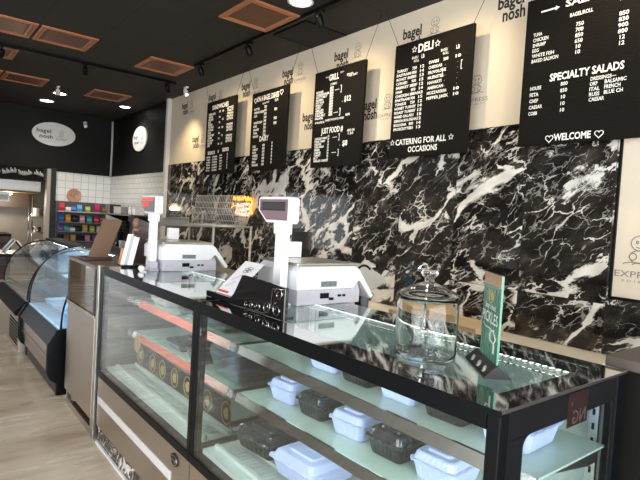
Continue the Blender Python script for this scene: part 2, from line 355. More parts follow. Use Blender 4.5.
for i in range(6): nosh(lg, 7.56-.965*i, 2.69)
express_art(lg, (3.4685, 1.255, 1.365), U, V, .13)
lo = lg.build('printed_logos', [M_ink, M_greyink], WR)
# ---- far wall with the kitchen opening
WF = struct(MB().box(2.36, 3.6, 11.7, 11.85, 0, 3.5).box(-3.6, 2.36, 11.7, 11.85, 2.31, 3.5).build('wall_far', M_blackwall))
MB().box(2.36, 3.459, 11.688, 11.699, 0, 2.27).build('square_tile', M_sq, WF)
struct(MB().box(2.27, 2.36, 11.62, 11.86, 0, 2.33).build('trim_2', P('dark_post', (.008, .008, .008), .5)))
struct(MB().box(2.20, 2.269, 11.66, 11.85, 0, 2.31).build('trim_3', P('pale_post', (.42, .38, .33), .4)))
MB().tube([(3.43, 11.655, 2.28), (3.435, 11.655, 2.9), (3.425, 11.655, 3.45)], .022, 8).build('conduit', P('white_conduit', (.6, .6, .58), .5), WF)
struct(MB().box(-3.6, -3.5, -3.2, 11.7, 0, .25).box(-3.6, -3.5, -3.2, 11.7, 2.9, 3.5).box(-3.6, -3.5, -3.2, -2.1, .25, 2.9).box(-3.6, -3.5, 2.7, 11.7, .25, 2.9).build('wall_left', P('left_wall_paint', (.35, .33, .30), .7)))
struct(MB().box(-3.6, 3.6, -3.2, -3.1, 0, .2).box(-3.6, 3.6, -3.2, -3.1, 2.95, 3.5).box(-3.6, -2.6, -3.2, -3.1, .2, 2.95).box(3.0, 3.6, -3.2, -3.1, .2, 2.95).build('wall_back', P('back_wall_paint', (.30, .28, .26), .7)))
w1 = struct(MB().box(-2.6, 3.0, -3.16, -3.15, .2, 2.95).build('window_1', M_glass)); 
fr = MB()
for x in (-2.57, -.7, 1.15, 2.97): fr.box(x-.03, x+.03, -3.19, -3.12, .2, 2.95)
fr.box(-2.6, 3, -3.19, -3.12, 2.1, 2.16); fr.build('window_frame', M_black, w1)
w2 = struct(MB().box(-3.56, -3.55, -2.1, 2.7, .25, 2.9).build('window_2', M_glass))
fr = MB()
for y in (-2.07, -.5, 1.1, 2.67): fr.box(-3.59, -3.52, y-.03, y+.03, .25, 2.9)
fr.build('window_frame', M_black, w2)
# kitchen behind the opening
M_kit = P('stained_steel_kitchen_wall', (.46, .41, .35), .45, .2, vary=.3, scale=3)
struct(MB().box(-1.0, 3.6, 13.9, 14.0, 0, 3.5).box(3.3, 3.4, 11.86, 13.9, 0, 3.5).box(-1.0, -.9, 11.86, 13.9, 0, 3.5).build('wall_beyond', M_kit))
# ================================================================== DISPLAY CASES
def loft(mb, rings, mi=0, sm=False, cap0=True, cap1=True):
    o = len(mb.v); n = len(rings[0])
    for r in rings: mb.v += [tuple(p) for p in r]
    for i in range(len(rings)-1):
        for k in range(n):
            k2 = (k+1) % n; mb.f.append([o+i*n+k, o+i*n+k2, o+(i+1)*n+k2, o+(i+1)*n+k]); mb.mi.append(mi); mb.sm.append(sm)
    if cap0: mb.f.append([o+k for k in range(n)][::-1]); mb.mi.append(mi); mb.sm.append(False)
    if cap1: mb.f.append([o+(len(rings)-1)*n+k for k in range(n)]); mb.mi.append(mi); mb.sm.append(False)
M_plinth = marble_mat('plinth_marble', .6, .3, scale=3)
M_stripe = P('white_vinyl_stripe', (.62, .60, .60), .6, vary=.2, scale=160)
M_deck = P('white_enamel_deck', (.56, .64, .61), .22)
M_topglass = GLASS('polished_top_glass', (.88, .96, .93), ior=2.3)
M_topink = P('black_glass_border', (.006, .006, .007), .04, coat=1, spec=1)
_b = M_topink.node_tree.nodes['Principled BSDF']; _b.inputs['Coat IOR'].default_value = 2.4; _b.inputs['IOR'].default_value = 2.0
M_darkend = P('smoked_end_border', (.008, .008, .009), .15, spec=.45)
M_backdoor = P('pale_back_door', (.50, .58, .56), .15, .2)
M_rail = steel_mat('shelf_rail_steel', (.62, .60, .58), .22, 'Y')
M_red = P('red_price_strip', (.66, .19, .14), .4, vary=.2, scale=30)
M_gold = P('gold_print', (.42, .32, .13), .5, .1)
M_slate = P('black_banner', (.012, .014, .017), .5)
def display_case(label, y0, Ln, near_end):
    t = thing('refrigerated_display_case', label, 'display case', (1.04, y0, 0), 0, 'steel and glass display cases of the front counter')
    D = .68
    MB().box(.012, D-.03, .02, Ln-.02, 0, .12).build('plinth', M_plinth, t)
    MB().box(-.004, .010, .02, Ln-.02, 0, .014).build('floor_trim', M_white, t)
    bp = MB().box(.004, D, .0, Ln, .12, .452).build('base_panel', M_steel, t)
    MB().box(-.001, .0035, .10 if near_end else .20, Ln-.02, .278, .325).build('stripe', M_stripe, bp)
    if not near_end:
        MB().lathe([(.040, 0), (.040, .004), (.033, .006)], (.0, 0, 0), 24, 0, (-1, 0, 0)).build('badge', M_slate, bp, loc=(.003, .16, .398)).scale = (1, 1.15, .75)
        q = MB().tube([(-.0035, .16+.036*math.cos(a), .398+.023*math.sin(a)) for a in [2*math.pi*k/24 for k in range(24)]], .0014, 5, 0, True); q.tube([(-.004, .185-.006*k, .398+(.006 if k % 2 else -.006)) for k in range(9)], .0016, 4); q.build('badge_print', M_steelc, bp)
    MB().box(-.002, D, 0, Ln, .453, .497).build('sill', M_black, t, .004)
    dk = MB().box(.05, D-.04, .03, Ln-.03, .498, .518)
    for i in range(int((Ln-.2)/.03)): dk.box(.14, .20, .10+i*.03, .115+i*.03, .518, .521)
    dk.box(.10, .115, .05, Ln-.05, .518, .536).box(.23, .245, .05, Ln-.05, .518, .532)
    dk.build('deck', M_deck, t)
    for x0, x1 in ((0, .04), (D-.055, D)):
        for y_ in (0, Ln-.034): MB().box(x0, x1, y_, y_+.034, .498, 1.194).build('corner_post', M_black, t, .003)
    MB().box(0, .014, .0345, Ln-.0345, 1.148, 1.194).build('top_band', M_black, t)
    MB().box(D-.03, D, .0345, Ln-.0345, 1.13, 1.194).build('rear_rail', M_black, t); MB().box(D-.03, D, .0345, Ln-.0345, .498, .53).build('rear_rail', M_black, t)
    # end panes with a smoked border
    for nm, y_ in (('end_glass', .006), ('end_glass', Ln-.012)):
        e = MB().box(.04, D-.055, y_, y_+.006, .498, 1.19).build(nm, M_glassg, t)
        if y_ < .1 and near_end:
            # border ring around a window with round corners
            inner = rrect(.112, .60, .53, 1.118, .035); outer = []
            for (x, z) in inner:
                cx, cz = .356, .82
                sx_, sz_ = (.624-cx if x > cx else cx-.041), (1.19-cz if z > cz else cz-.498)
                dx, dz = x-cx, z-cz; k = min(sx_/abs(dx) if dx else 9, sz_/abs(dz) if dz else 9); outer.append((cx+dx*k, cz+dz*k))
            # square off outer corners
            outer2 = []
            for (x, z), (xi, zi) in zip(outer, inner):
                outer2.append((x, z))
            n = len(inner); b = MB(); vs = [(x, .0045, z) for x, z in inner]+[(x, .0045, z) for x, z in outer2]
            b.add(vs, [(i, (i+1) % n, n+(i+1) % n, n+i) for i in range(n)])
            for (x0, x1, z0, z1) in ((.041, .112, 1.118, 1.19), (.60, .624, 1.118, 1.19)): pass
            b.box(.041, .624, .0025, .0044, 1.121, 1.19).box(.041, .110, .0025, .0044, .498, 1.12).box(.602, .624, .0025, .0044, .498, 1.12)
            eb = b.build('smoked_border', M_darkend, e)
            s = MB().box(.322, .437, .0018, .0024, 1.094, 1.183)
            st_ = s.build('reversed_sticker', P('dull_red_sticker', (.012, .0035, .0035), .6, spec=.2), e)
            s = MB(); put_text(s, 'NG', (.425, .0016, 1.100), (-1, 0, 0), (0, 0, 1), .036, bold=.01, sx=1.0); put_text(s, '"', (.348, .0016, 1.130), (-1, 0, 0), (0, 0, 1), .03, bold=0)
            s.build('reversed_lettering', P('dull_white_print', (.05, .037, .036), .5), st_)
    MB().box(.003, .009, .036, Ln-.036, .498, 1.15).build('front_glass', M_glassg, t)
    tp = MB().box(.105, D-.065, .075, Ln-.075, 1.1955, 1.2).build('top_glass', M_topglass, t)
    q = MB().box(0, .105, 0, Ln, 1.1945, 1.2).box(D-.065, D, 0, Ln, 1.1945, 1.2).box(.105, D-.065, 0, .075, 1.1945, 1.2).box(.105, D-.065, Ln-.075, Ln, 1.1945, 1.2)
    q.build('top_border', M_topink, tp)
    tr = MB().box(-.003, 0, -.003, Ln+.0, 1.187, 1.2).build('edge_trim', M_black, t); MB().box(0, D, -.003, 0, 1.193, 1.2).build('end_trim', M_steelc, t)
    bd = MB().box(D-.02, D-.012, .034, Ln*.52, .53, 1.13).build('sliding_door', M_backdoor, t); MB().box(D-.026, D-.021, Ln*.50, Ln*.52, .53, 1.13).build('door_stile', M_steelc, bd)
    bd = MB().box(D-.010, D-.004, Ln*.48, Ln-.034, .53, 1.13).build('sliding_door', M_backdoor, t)
    for y_ in (.045, Ln/2, Ln-.065):
        s = MB().box(D-.06, D-.045, y_, y_+.028, .53, 1.19); 
        for k in range(13): s.box(D-.061, D-.0598, y_+.010, y_+.018, .56+k*.045, .58+k*.045, 1)
        s.build('slotted_upright', [M_steelc, M_matte], t)
    for z in (.977, .748):
        sh = MB().box(.228, .615, .02, Ln-.02, z-.007, z).build('shelf', M_shelf, t)
        MB().prism([(.222, z+.002), (.228, z+.002), (.216, z-.036), (.210, z-.036)], 'Y', .02, Ln-.02).build('rail', M_rail, sh)
        MB().box(.236, .246, .06, Ln-.06, z-.0125, z-.0078).build('shelf_light', P('shelf_led', (1, 1, 1), .5, emit=(.90, 1, .97), estr=6), sh)
        bk = MB()
        for y_ in (.04, Ln-.05): bk.prism([(.228, z-.008), (.61, z-.008), (.61, z-.06), (.56, z-.06)], 'Y', y_, y_+.006)
        bk.build('bracket', M_steelc, sh)
        if near_end:
            s = MB()
            for a, b_ in ((.1, .28), (.42, .55), (.80, .98), (1.12, 1.3)): s.prism([(.221, z+.0045), (.229, z+.0045), (.2265, z+.0022), (.2215, z+.0022)], 'Y', a, b_)
            s.build('label_clip', M_black, sh)
        else:
            s = MB(); a0, a1 = (.06, 1.30)
            s.prism([(.217, z+.004), (.221, z+.004), (.208, z-.037), (.204, z-.037)], 'Y', a0, a1)
            for k in range(12):
                y_ = a0+.06+k*.1; s.frame((.2115, y_, z-.027), (0, -1, 0), (.33, 0, 1), 0, .03 if k % 2 else .018, 0, .016, -.0045, 1)
            s.build('price_strip', [M_red, M_letter], sh)
    # lights: a bar behind the front band and the dotted strip under the rear of the top
    lb = MB().box(.016, .034, .06, Ln-.06, 1.165, 1.185).build('light_bar', M_white, t)
    MB().box(.019, .031, .08, Ln-.08, 1.161, 1.1645).build('light_lens', P('case_light', (1, 1, 1), .5, emit=(.92, 1, .96), estr=27), lb)
    lb = MB().box(.50, .53, .08, Ln-.08, 1.175, 1.19).build('light_bar', M_steelc, t)
    s = MB()
    for k in range(int((Ln-.2)/.022)): s.box(.508, .522, .10+k*.022, .110+k*.022, 1.171, 1.1748).box(.508, .522, .10+k*.022, .110+k*.022, 1.1902, 1.1918)
    s.build('led_dots', M_led, lb)
    return t
near = display_case('glass display case with white and black takeaway tubs on its mint glass shelves', .62, 1.54, True)
far = display_case('display case with red price strips and gold emblems behind its glass', 2.165, 1.455, False)
# the black banner with gold emblems hanging inside the far case
bn = MB().box(.216, .220, .03, 1.33, .555, .690).build('logo_banner', M_slate, far)
for y in (3.425, 3.207, 3.045, 2.859, 2.678, 2.43, 2.225):
    e = MB(); c = (.2155, y-2.165, .622)
    pts = [(c[0], c[1]+.047*math.cos(a), c[2]+.055*math.sin(a)) for a in [2*math.pi*k/24 for k in range(24)]]
    e.tube(pts, .003, 5, 0, True)
    hd = [(-.01, .035), (.012, .030), (.03, .012), (.034, -.01), (.022, -.018), (.018, -.034), (-.005, -.038), (-.026, -.030), (-.03, -.01), (-.024, .012), (-.028, .03)]
    e.prism([(c[1]+a*.8, c[2]+b_*.8) for a, b_ in hd], 'X', c[0]-.0015, c[0]+.0005)
    e.build('emblem', M_gold, bn)

# ---- takeaway tubs
M_tubw = P('white_lavender_plastic', (.44, .51, .78), .3, vary=.03)
M_tubl = P('clear_frosted_lid', (.45, .52, .82), .18, vary=.03)
M_tubk = P('black_tub_plastic', (.011, .013, .015), .25)
M_lidk = P('smoky_lid', (.028, .033, .040), .1, coat=.5)
def ring(hx, hy, z, r=.02, n=11, rib=0, wav=0):
    """rounded rectangle ring with dense points"""
    p = []
    for (cx, cy_, a) in ((hx-r, hy-r, 0), (-hx+r, hy-r, 90), (-hx+r, -hy+r, 180), (hx-r, -hy+r, 270)):
        for i in range(4):
            t = math.radians(a+30*i); p.append((cx+r*math.cos(t), cy_+r*math.sin(t)))
        t = math.radians(a+90); e0 = (cx+r*math.cos(t), cy_+r*math.sin(t))
        nx = {0: (-hx+r, hy), 90: (-hx, -hy+r), 180: (hx-r, -hy), 270: (hx, hy-r)}[a]
        for i in range(n):
            f = (i+.5)/n; p.append((e0[0]+(nx[0]-e0[0])*f, e0[1]+(nx[1]-e0[1])*f))
    out = []
    for i, (x, y) in enumerate(p):
        k = 1+(rib if i % 2 else 0); out.append((x*k, y*k, z+(wav*math.cos(i*2*math.pi*16/len(p)) if wav else 0)))
    return out
def make_tub(white=True, big=False):
    hx, hy, h = (.104, .085, .067) if not big else (.142, .132, .075)
    t = bpy.data.objects.new('takeaway_tub', None); COL.objects.link(t); t.empty_display_size = .05
    b = MB(); rb = .018
    loft(b, [ring(hx*.80, hy*.78, 0, .018), ring(hx*.84, hy*.82, .006, .02, rib=rb), ring(hx*.97, hy*.96, h-.004, .022, rib=rb), ring(hx, hy, h, .022)])
    b.build('tub', M_tubw if white else M_tubk, t)
    l = MB()
    loft(l, [ring(hx*1.06, hy*1.07, h-.003, .024, wav=.0028), ring(hx*1.07, hy*1.08, h+.001, .024, wav=.0028), ring(hx*.97, hy*.96, h+.004, .022), ring(hx*.90, hy*.88, h+.026, .02, rib=-.012), ring(hx*.84, hy*.82, h+.030, .02), ring(hx*.62, hy*.58, h+.030, .015), ring(hx*.58, hy*.54, h+.037, .014)])
    ld = l.build('lid', M_tubl if white else M_lidk, t)
    if big:
        e = MB()
        for k in range(5):
            a = 2*math.pi*k/5; cx, cy_ = .022*math.cos(a), .022*math.sin(a)
            e.tube([(cx+.017*math.cos(q), cy_+.017*math.sin(q), h+.038) for q in [2*math.pi*i/12 for i in range(12)]], .002, 5, 0, True)
        e.tube([(.0, .0, h+.038), (.03, -.04, h+.038), (.04, -.06, h+.038)], .002, 5)
        e.build('embossed_flower', M_tubl if white else M_lidk, ld)
    return t
TW, TK, BW, BK = make_tub(True), make_tub(False), make_tub(True, True), make_tub(False, True)
used = set()
def place_tub(proto, x, y, z, rz, label, group):
    if proto.name in used: o = copy_tree(proto)
    else: o = proto; used.add(proto.name)
    o.location = (x, y, z); o.rotation_euler = (0, 0, rz); tag(o, label, 'takeaway tub', group); return o
zs = .7485
g2 = 'tubs on the lower shelf of the nearest case'; g1 = 'tubs on the upper shelf of the nearest case'
for pr, y, rz, lab in ((TW, 1.945, .12, 'white lidded tub at the far left end of the lower glass shelf'),
                   (TK, 1.72, .05, 'black ribbed tub between the first two white tubs on the lower shelf'),
                   (TW, 1.49, .12, 'white lidded tub in the middle of the lower shelf, between two black tubs'),
                   (TK, 1.275, .06, 'black ribbed tub second from the corner post on the lower shelf'),
                   (TW, 1.055, .08, 'white lidded tub nearest the corner post on the lower shelf')):
    place_tub(pr, 1.465, y, zs, rz, lab, g2)
zs = .9775
for pr, y, lab in ((TW, 1.64, 'white tub at the far left end of the upper shelf under the white scale'),
                   (TK, 1.44, 'black tub on the upper shelf between the two left white tubs'),
                   (TW, 1.225, 'white tub in the middle of the upper shelf below the glass jar'),
                   (TK, 1.02, 'black tub on the upper shelf nearest the corner post'),
                   (TW, .80, 'white tub at the near end of the upper shelf, seen through the end pane')):
    place_tub(pr, 1.45, y, zs, .05, lab, g1)
place_tub(BK, 1.36, 1.945, .537, .1, 'large black clamshell box at the left on the floor of the nearest case', 'clamshells on the case floor')
place_tub(BW, 1.36, 1.635, .537, .06, 'large white clamshell box with a flower pressed in its lid, on the case floor', 'clamshells on the case floor')
# ---- trays in the far case
M_film = P('shiny_wrapped_tray', (.035, .04, .045), .12, coat=.6)
def tray(y, x, z, lx, ly, h, lab, mat=M_film, rz=0):
    b = MB(); loft(b, [ring(lx*.42, ly*.42, 0, .015), ring(lx*.5, ly*.5, h*.75, .02), ring(lx*.5, ly*.5, h, .02), ring(lx*.40, ly*.40, h*1.12, .02)])
    o = b.build('wrapped_tray', mat, None, 0, (x, y, z)); o.rotation_euler = (0, 0, rz); return tag(o, lab, 'tray', 'wrapped trays in the far display case')
tray(2.72, 1.42, .749, .24, .22, .06, 'black wrapped tray on the lower shelf, nearest the middle post')
tray(3.02, 1.42, .749, .24, .22, .05, 'black wrapped tray on the lower shelf, one along from the middle post')
tray(2.78, 1.43, .822, .22, .2, .04, 'small black wrapped tray stacked on another on the lower shelf')
M_bluebin = P('slate_blue_tub', (.09, .13, .17), .25)
tray(2.36, 1.47, .749, .36, .30, .15, 'deep slate blue tub against the glass divider on the lower shelf', M_bluebin)
tray(2.50, 1.42, .9775, .24, .24, .055, 'black wrapped tray on the upper shelf, next to the middle post')
tray(2.86, 1.42, .9775, .24, .24, .045, 'black wrapped tray in the middle of the upper shelf')
tray(3.30, 1.42, .9775, .24, .24, .05, 'pale wrapped tray at the far end of the upper shelf', P('pale_film', (.45, .42, .38), .2))
M_enam = P('white_enamel_tray', (.62, .68, .66), .2)
for i, (y, lab) in enumerate(((3.2, 'white steel tray at the left end of the case floor'), (2.8, 'white steel tray in the middle of the case floor'), (2.42, 'white steel tray at the right of the case floor, by the middle post'))):
    b = MB(); b.box(-.15, .15, -.17, .17, 0, .006)
    b.box(-.16, -.15, -.18, .18, 0, .03).box(.15, .16, -.18, .18, 0, .03).box(-.15, .15, -.18, -.17, 0, .03).box(-.15, .15, .17, .18, 0, .03)
    tag(b.build('enamel_tray', M_enam, None, 0, (1.45, y, .537)), lab, 'tray', 'white trays on the far case floor')
for i, (y, a) in enumerate(((3.05, .5), (2.62, .55))):
    b = MB(); b.prism([(-.12, 0), (.12, 0), (.12, .002), (.0, .016), (-.12, .002)], 'Y', -.05, .05)
    o = b.build('wrapped_paper_packet', P('white_wrap', (.75, .77, .76), .25), None, 0, (1.43, y, .5685)); o.rotation_euler = (0, 0, a)
    tag(o, ('left' if i == 0 else 'right')+'hand white paper packet lying on a tray of the far case', 'packet', 'white packets on the case floor')
b = MB(); pts = [(.05*math.cos(a), .062*math.sin(a)) for a in [2*math.pi*k/20 for k in range(20)]]
b.prism(pts, 'X', -.004, .004)
tag(b.build('hanging_tag', P('tan_paper', (.42, .28, .13), .6), None, 0, (1.236, 3.44, .70)), 'oval tan tag at the left end of the lower red price strip', 'tag')

# ================================================================== STEEL UNIT beyond the cases
t = thing('steel_counter_unit', 'narrow steel cabinet with smoked glass box on top, beside the red price strips case', 'counter unit', (1.03, 3.72, 0))
LU = .76
MB().box(0, .66, .0, LU, .122, .83).build('cabinet_body', M_steel, t, .004)
for x in (.012, .62):
    for y in (.02, LU-.05): MB().box(x, x+.03, y, y+.03, 0, .122).build('leg', M_steelc, t)
MB().box(.012, .03, .05, LU-.05, 0, .05).build('foot_rail', M_steel, t)
MB().box(-.01, .66, 0, LU, .831, .85).build('worktop', steel_mat('worktop_steel', (.62, .54, .46), .2, 'Y'), t)
pan = MB()
for y in (.08, .30, .52): pan.box(.08, .5, y, y+.16, .851, .857)
pan.build('pan_lid', M_steelc, t)
M_smoke = GLASS('smoked_brown_glass', (.52, .46, .40), 1.6, haze=.25, hazecol=(.20, .15, .11))
MB().box(.0, .006, .03, LU-.03, .852, 1.17).build('front_glass', M_smoke, t)
MB().box(.02, .62, .012, .018, .852, 1.17).build('end_glass', M_smoke, t)
MB().box(.02, .62, LU-.018, LU-.012, .852, 1.17).build('end_glass', M_smoke, t)
MB().box(-.005, .02, -.0, .03, .8505, 1.17).build('post', M_dkbrown, t); MB().box(-.005, .02, LU-.03, LU, .8505, 1.17).build('post', M_dkbrown, t); MB().box(.62, .66, 0, LU, .8505, 1.17).build('rear_panel', M_dkbrown, t)
MB().box(-.01, .66, 0, LU, 1.171, 1.195).build('top', P('brown_laminate_top', (.13, .085, .06), .35), t)
MB().box(.04, .62, .05, LU-.05, .98, .986).build('inner_shelf', M_smoke, t)
tag(MB().box(1.03, 1.065, 3.655, 3.70, 0, 1.205).build('corner_post', M_steelc, None, .003), 'slim grey steel corner post between the cabinet and the far display case', 'post')
# brown panel leaning back on the unit
b = MB(); n = 10
prof = [(.17*(i/n)+.035*math.sin(math.pi*i/n*.5)**2*0+.05*(i/n)**2, .30*(i/n)) for i in range(n+1)]
pf = [(y, z) for y, z in prof]; pf2 = [(y+.012, z-.003) for y, z in prof]
t = thing('menu_holder', 'brown curved panel leaning back on top of the steel cabinet', 'menu holder', (1.17, 4.10, 1.196), 0)
pb = MB(); pb.prism([(-.13, 0), (.07, 0), (.07, .022), (-.13, .022)], 'Y', -.02, .14).build('base', M_dkbrown, t, .004)
b = MB()
vs = []
for i in range(n+1):
    f = i/n; x0 = -.10+.09*f+.03*f*f; z = .024+.285*f; y = .0+.07*f*f
    vs += [(x0, y, z), (x0+.145, y+.01, z-.004), (x0+.145, y+.024, z-.004), (x0, y+.014, z)]
fs = []
for i in range(n):
    for k in range(4): fs.append((i*4+k, i*4+(k+1) % 4, (i+1)*4+(k+1) % 4, (i+1)*4+k))
fs += [(3, 2, 1, 0), tuple(n*4+k for k in range(4))]
b.add(vs, fs); b.build('panel', M_brown, t)

# ================================================================== CURVED GLASS CASES
def curved_case(label, y0, Ln, stepped, mats):
    hz = .60 if stepped else .54; zt = .56+hz
    t = thing('curved_glass_case', label, 'display case', (.96, y0, 0), 0, 'curved glass cold cases beyond the counter')
    if stepped:
        MB().box(.06, .75, .03, Ln-.03, 0, .10).build('plinth', M_dkbrown, t)
        bp = MB().prism([(.03, .13), (.012, .30), (.012, .42), (.75, .42), (.75, .13)], 'Y', .05, Ln-.05).build('front_panel', M_steel, t)
        MB().prism([(.004, .272), (.011, .272), (.011, .284), (.004, .284)], 'Y', .05, Ln-.05).build('trim_strip', M_steelc, bp)
        MB().prism([(-.02, .421), (.05, .54), (.75, .54), (.75, .421)], 'Y', .05, Ln-.05).build('rim', M_black, t)
        for y in (0, Ln-.05):
            MB().prism([(.05, 0), (.10, 0), (.75, 0), (.75, .56), (.08, .56), (.03, .54), (-.028, .44), (-.028, .20), (.0, .14), (.05, .10)], 'Y', y, y+.049).build('end_panel', M_black, t, .008)
    else:
        bp = MB().box(.0, .75, .02, Ln-.02, 0, .40).build('front_panel', M_steel, t)
        vg = MB()
        for i in range(9):
            for j in range(7): vg.box(-.004, -.0005, .10+i*.06, .145+i*.06, .06+j*.038, .08+j*.038)
        vg.build('vent_grille', M_matte, bp)
        MB().prism([(-.04, .401), (-.06, .44), (.05, .54), (.75, .54), (.75, .401)], 'Y', .0, Ln).build('rim', M_black, t)
    arc = []
    for i in range(17):
        a = i/16; x = .07+.52*(1-math.cos(a*math.pi/2))**1.15*1.0; z = .56+hz*math.sin(a*math.pi/2)
        arc.append((x, z))
    gl_ = MB()
    for i in range(16):
        (x0, z0), (x1, z1) = arc[i], arc[i+1]
        gl_.add([(x0, .03, z0), (x1, .03, z1), (x1, Ln-.03, z1), (x0, Ln-.03, z0)], [(0, 1, 2, 3)], sm=True)
    gl_.build('curved_glass', M_curv if stepped else M_curvd, t)
    for y in (.012, Ln-.030):
        MB().prism(arc+[(.70, zt), (.70, .56)], 'Y', y+.006, y+.012).build('side_glass', M_curv2, t)
        MB().tube([(x, y, z) for x, z in arc], .008, 8).build('rim_band', M_matte, t)
    MB().box(.55, .75, .0, Ln, zt+.002, zt+.03).build('top', M_black, t, .004)
    MB().box(.71, .75, .03, Ln-.03, .541, zt).build('back', P('case_back_white', (.66, .76, .84), .4), t)
    MB().box(.06, .70, .06, Ln-.06, .5405, .556).build('deck', mats, t)
    MB().box(.36, .70, .06, Ln-.06, .84, .848).build('shelf', GLASS('cold_shelf', (.8, .88, .92), haze=.4, hazecol=(.6, .72, .82)), t)
    lb = MB().box(.62, .66, .1, Ln-.1, zt-.025, zt+.001).build('light_bar', M_white, t)
    MB().box(.625, .655, .12, Ln-.12, zt-.03, zt-.0255).build('light_lens', P('cold_case_light', (1, 1, 1), .5, emit=(.75, .88, 1), estr=170 if stepped else 14), lb)
    return t
M_curv = GLASS('curved_pane', (.95, .98, 1.0), 1.4, haze=.38, hazecol=(.55, .70, .82))  # pale blue haze mixed in for the bright reflection on this pane
M_curvd = GLASS('curved_pane_clear', (.95, .97, .98), 1.4, haze=.05); M_curv2 = GLASS('side_pane', (.88, .94, .97), 1.45)
M_cold = P('pale_blue_tray', (.45, .60, .74), .3)
curved_case('brightly lit curved glass case with black rims, next left of the steel cabinet', 4.66, 1.46, True, M_cold)
curved_case('dimmer curved glass case farthest down the counter line, holding prepared food', 6.20, 1.75, False, P('dark_case_deck', (.20, .20, .19), .4))
for i, (y, x) in enumerate(((5.0, 1.30), (5.42, 1.30), (5.82, 1.30))):
    b = MB(); loft(b, [ring(.13, .16, 0, .02), ring(.15, .18, .05, .02), ring(.15, .18, .055, .02), ring(.135, .165, .035, .02)])
    tag(b.build('cold_tray', P('cold_white_tray', (.62, .74, .86), .25), None, 0, (x, y, .5565)), ('nearest pale blue tray', 'middle pale blue tray', 'farthest pale blue tray')[i]+' in the brightly lit curved case', 'tray', 'trays in the lit curved case')
yb = P('orange_yellow_flare', (.75, .36, .05), .35, vary=.3, scale=9)
b = MB(); loft(b, [ring(.10, .20, 0, .02), ring(.11, .21, .03, .03), ring(.08, .18, .06, .03)])  # added shape, coloured as the warm reflection in the curved glass
tag(b.build('flare_stand_in', yb, None, 0, (1.50, 5.35, .849)), 'added orange and yellow shape for a warm reflection, on the upper shelf of the lit curved case', 'pack')
food = [((.50, .40, .30), .06), ((.55, .10, .08), .05), ((.45, .28, .12), .055), ((.62, .55, .45), .06), ((.10, .10, .11), .05), ((.58, .48, .36), .05)]
for i, (c, r) in enumerate(food):
    y = 6.45+.19*i; t = thing('deli_bowl', 'deli bowl of '+('cream salad', 'red salad', 'brown salad', 'pale slaw', 'black olives', 'beige spread')[i]+' inside the dimmer curved case', 'bowl', (1.36, y, .557), 0, 'bowls in the dimmer curved case')
    MB().lathe([(.05, 0), (.075, .09), (.08, .095), (.072, .09), (.05, .06)], seg=20).build('bowl', M_white, t)
    MB().lathe([(.070, .085), (.066, .10), (.045, .118), (.02, .125), (0, .127)], seg=16).build('food', P('food_%d' % i, c, .6, vary=.4, scale=60, bump=.6), t)
# two white edged tent stands on the dimmer case
t = thing('side_table', 'low black table beyond the dimmer curved case, carrying two tent stands', 'table', (.95, 8.3, 0), 0)
MB().box(0, .85, 0, .75, .83, .87).build('tabletop', M_black, t)
for x in (.03, .77):
    for y in (.03, .67): MB().box(x, x+.05, y, y+.05, 0, .829).build('leg', M_black, t)
MB().box(.06, .79, .06, .69, .30, .32).build('lower_shelf', M_matte, t)
for i, (x, y) in enumerate(((1.24, 8.66), (1.545, 8.60))):
    t = thing('tent_sign', ('left' if i == 0 else 'right')+'hand white edged black tent stand on the low black table', 'sign stand', (x, y, .8705), 0, 'tent stands on the low table')
    for s in (-1, 1):
        q = MB(); q.frame((s*.13, -.13, 0), (0, 1, 0), (-s*.13, 0, .17), 0, .26, 0, .21, .006*s); q.build('panel', M_gloss, t)
        for e_y in (-.145, .145): MB().tube([(s*.135, e_y, .012), (s*.008, e_y, .178)], .012, 6).build('edge', M_white, t)
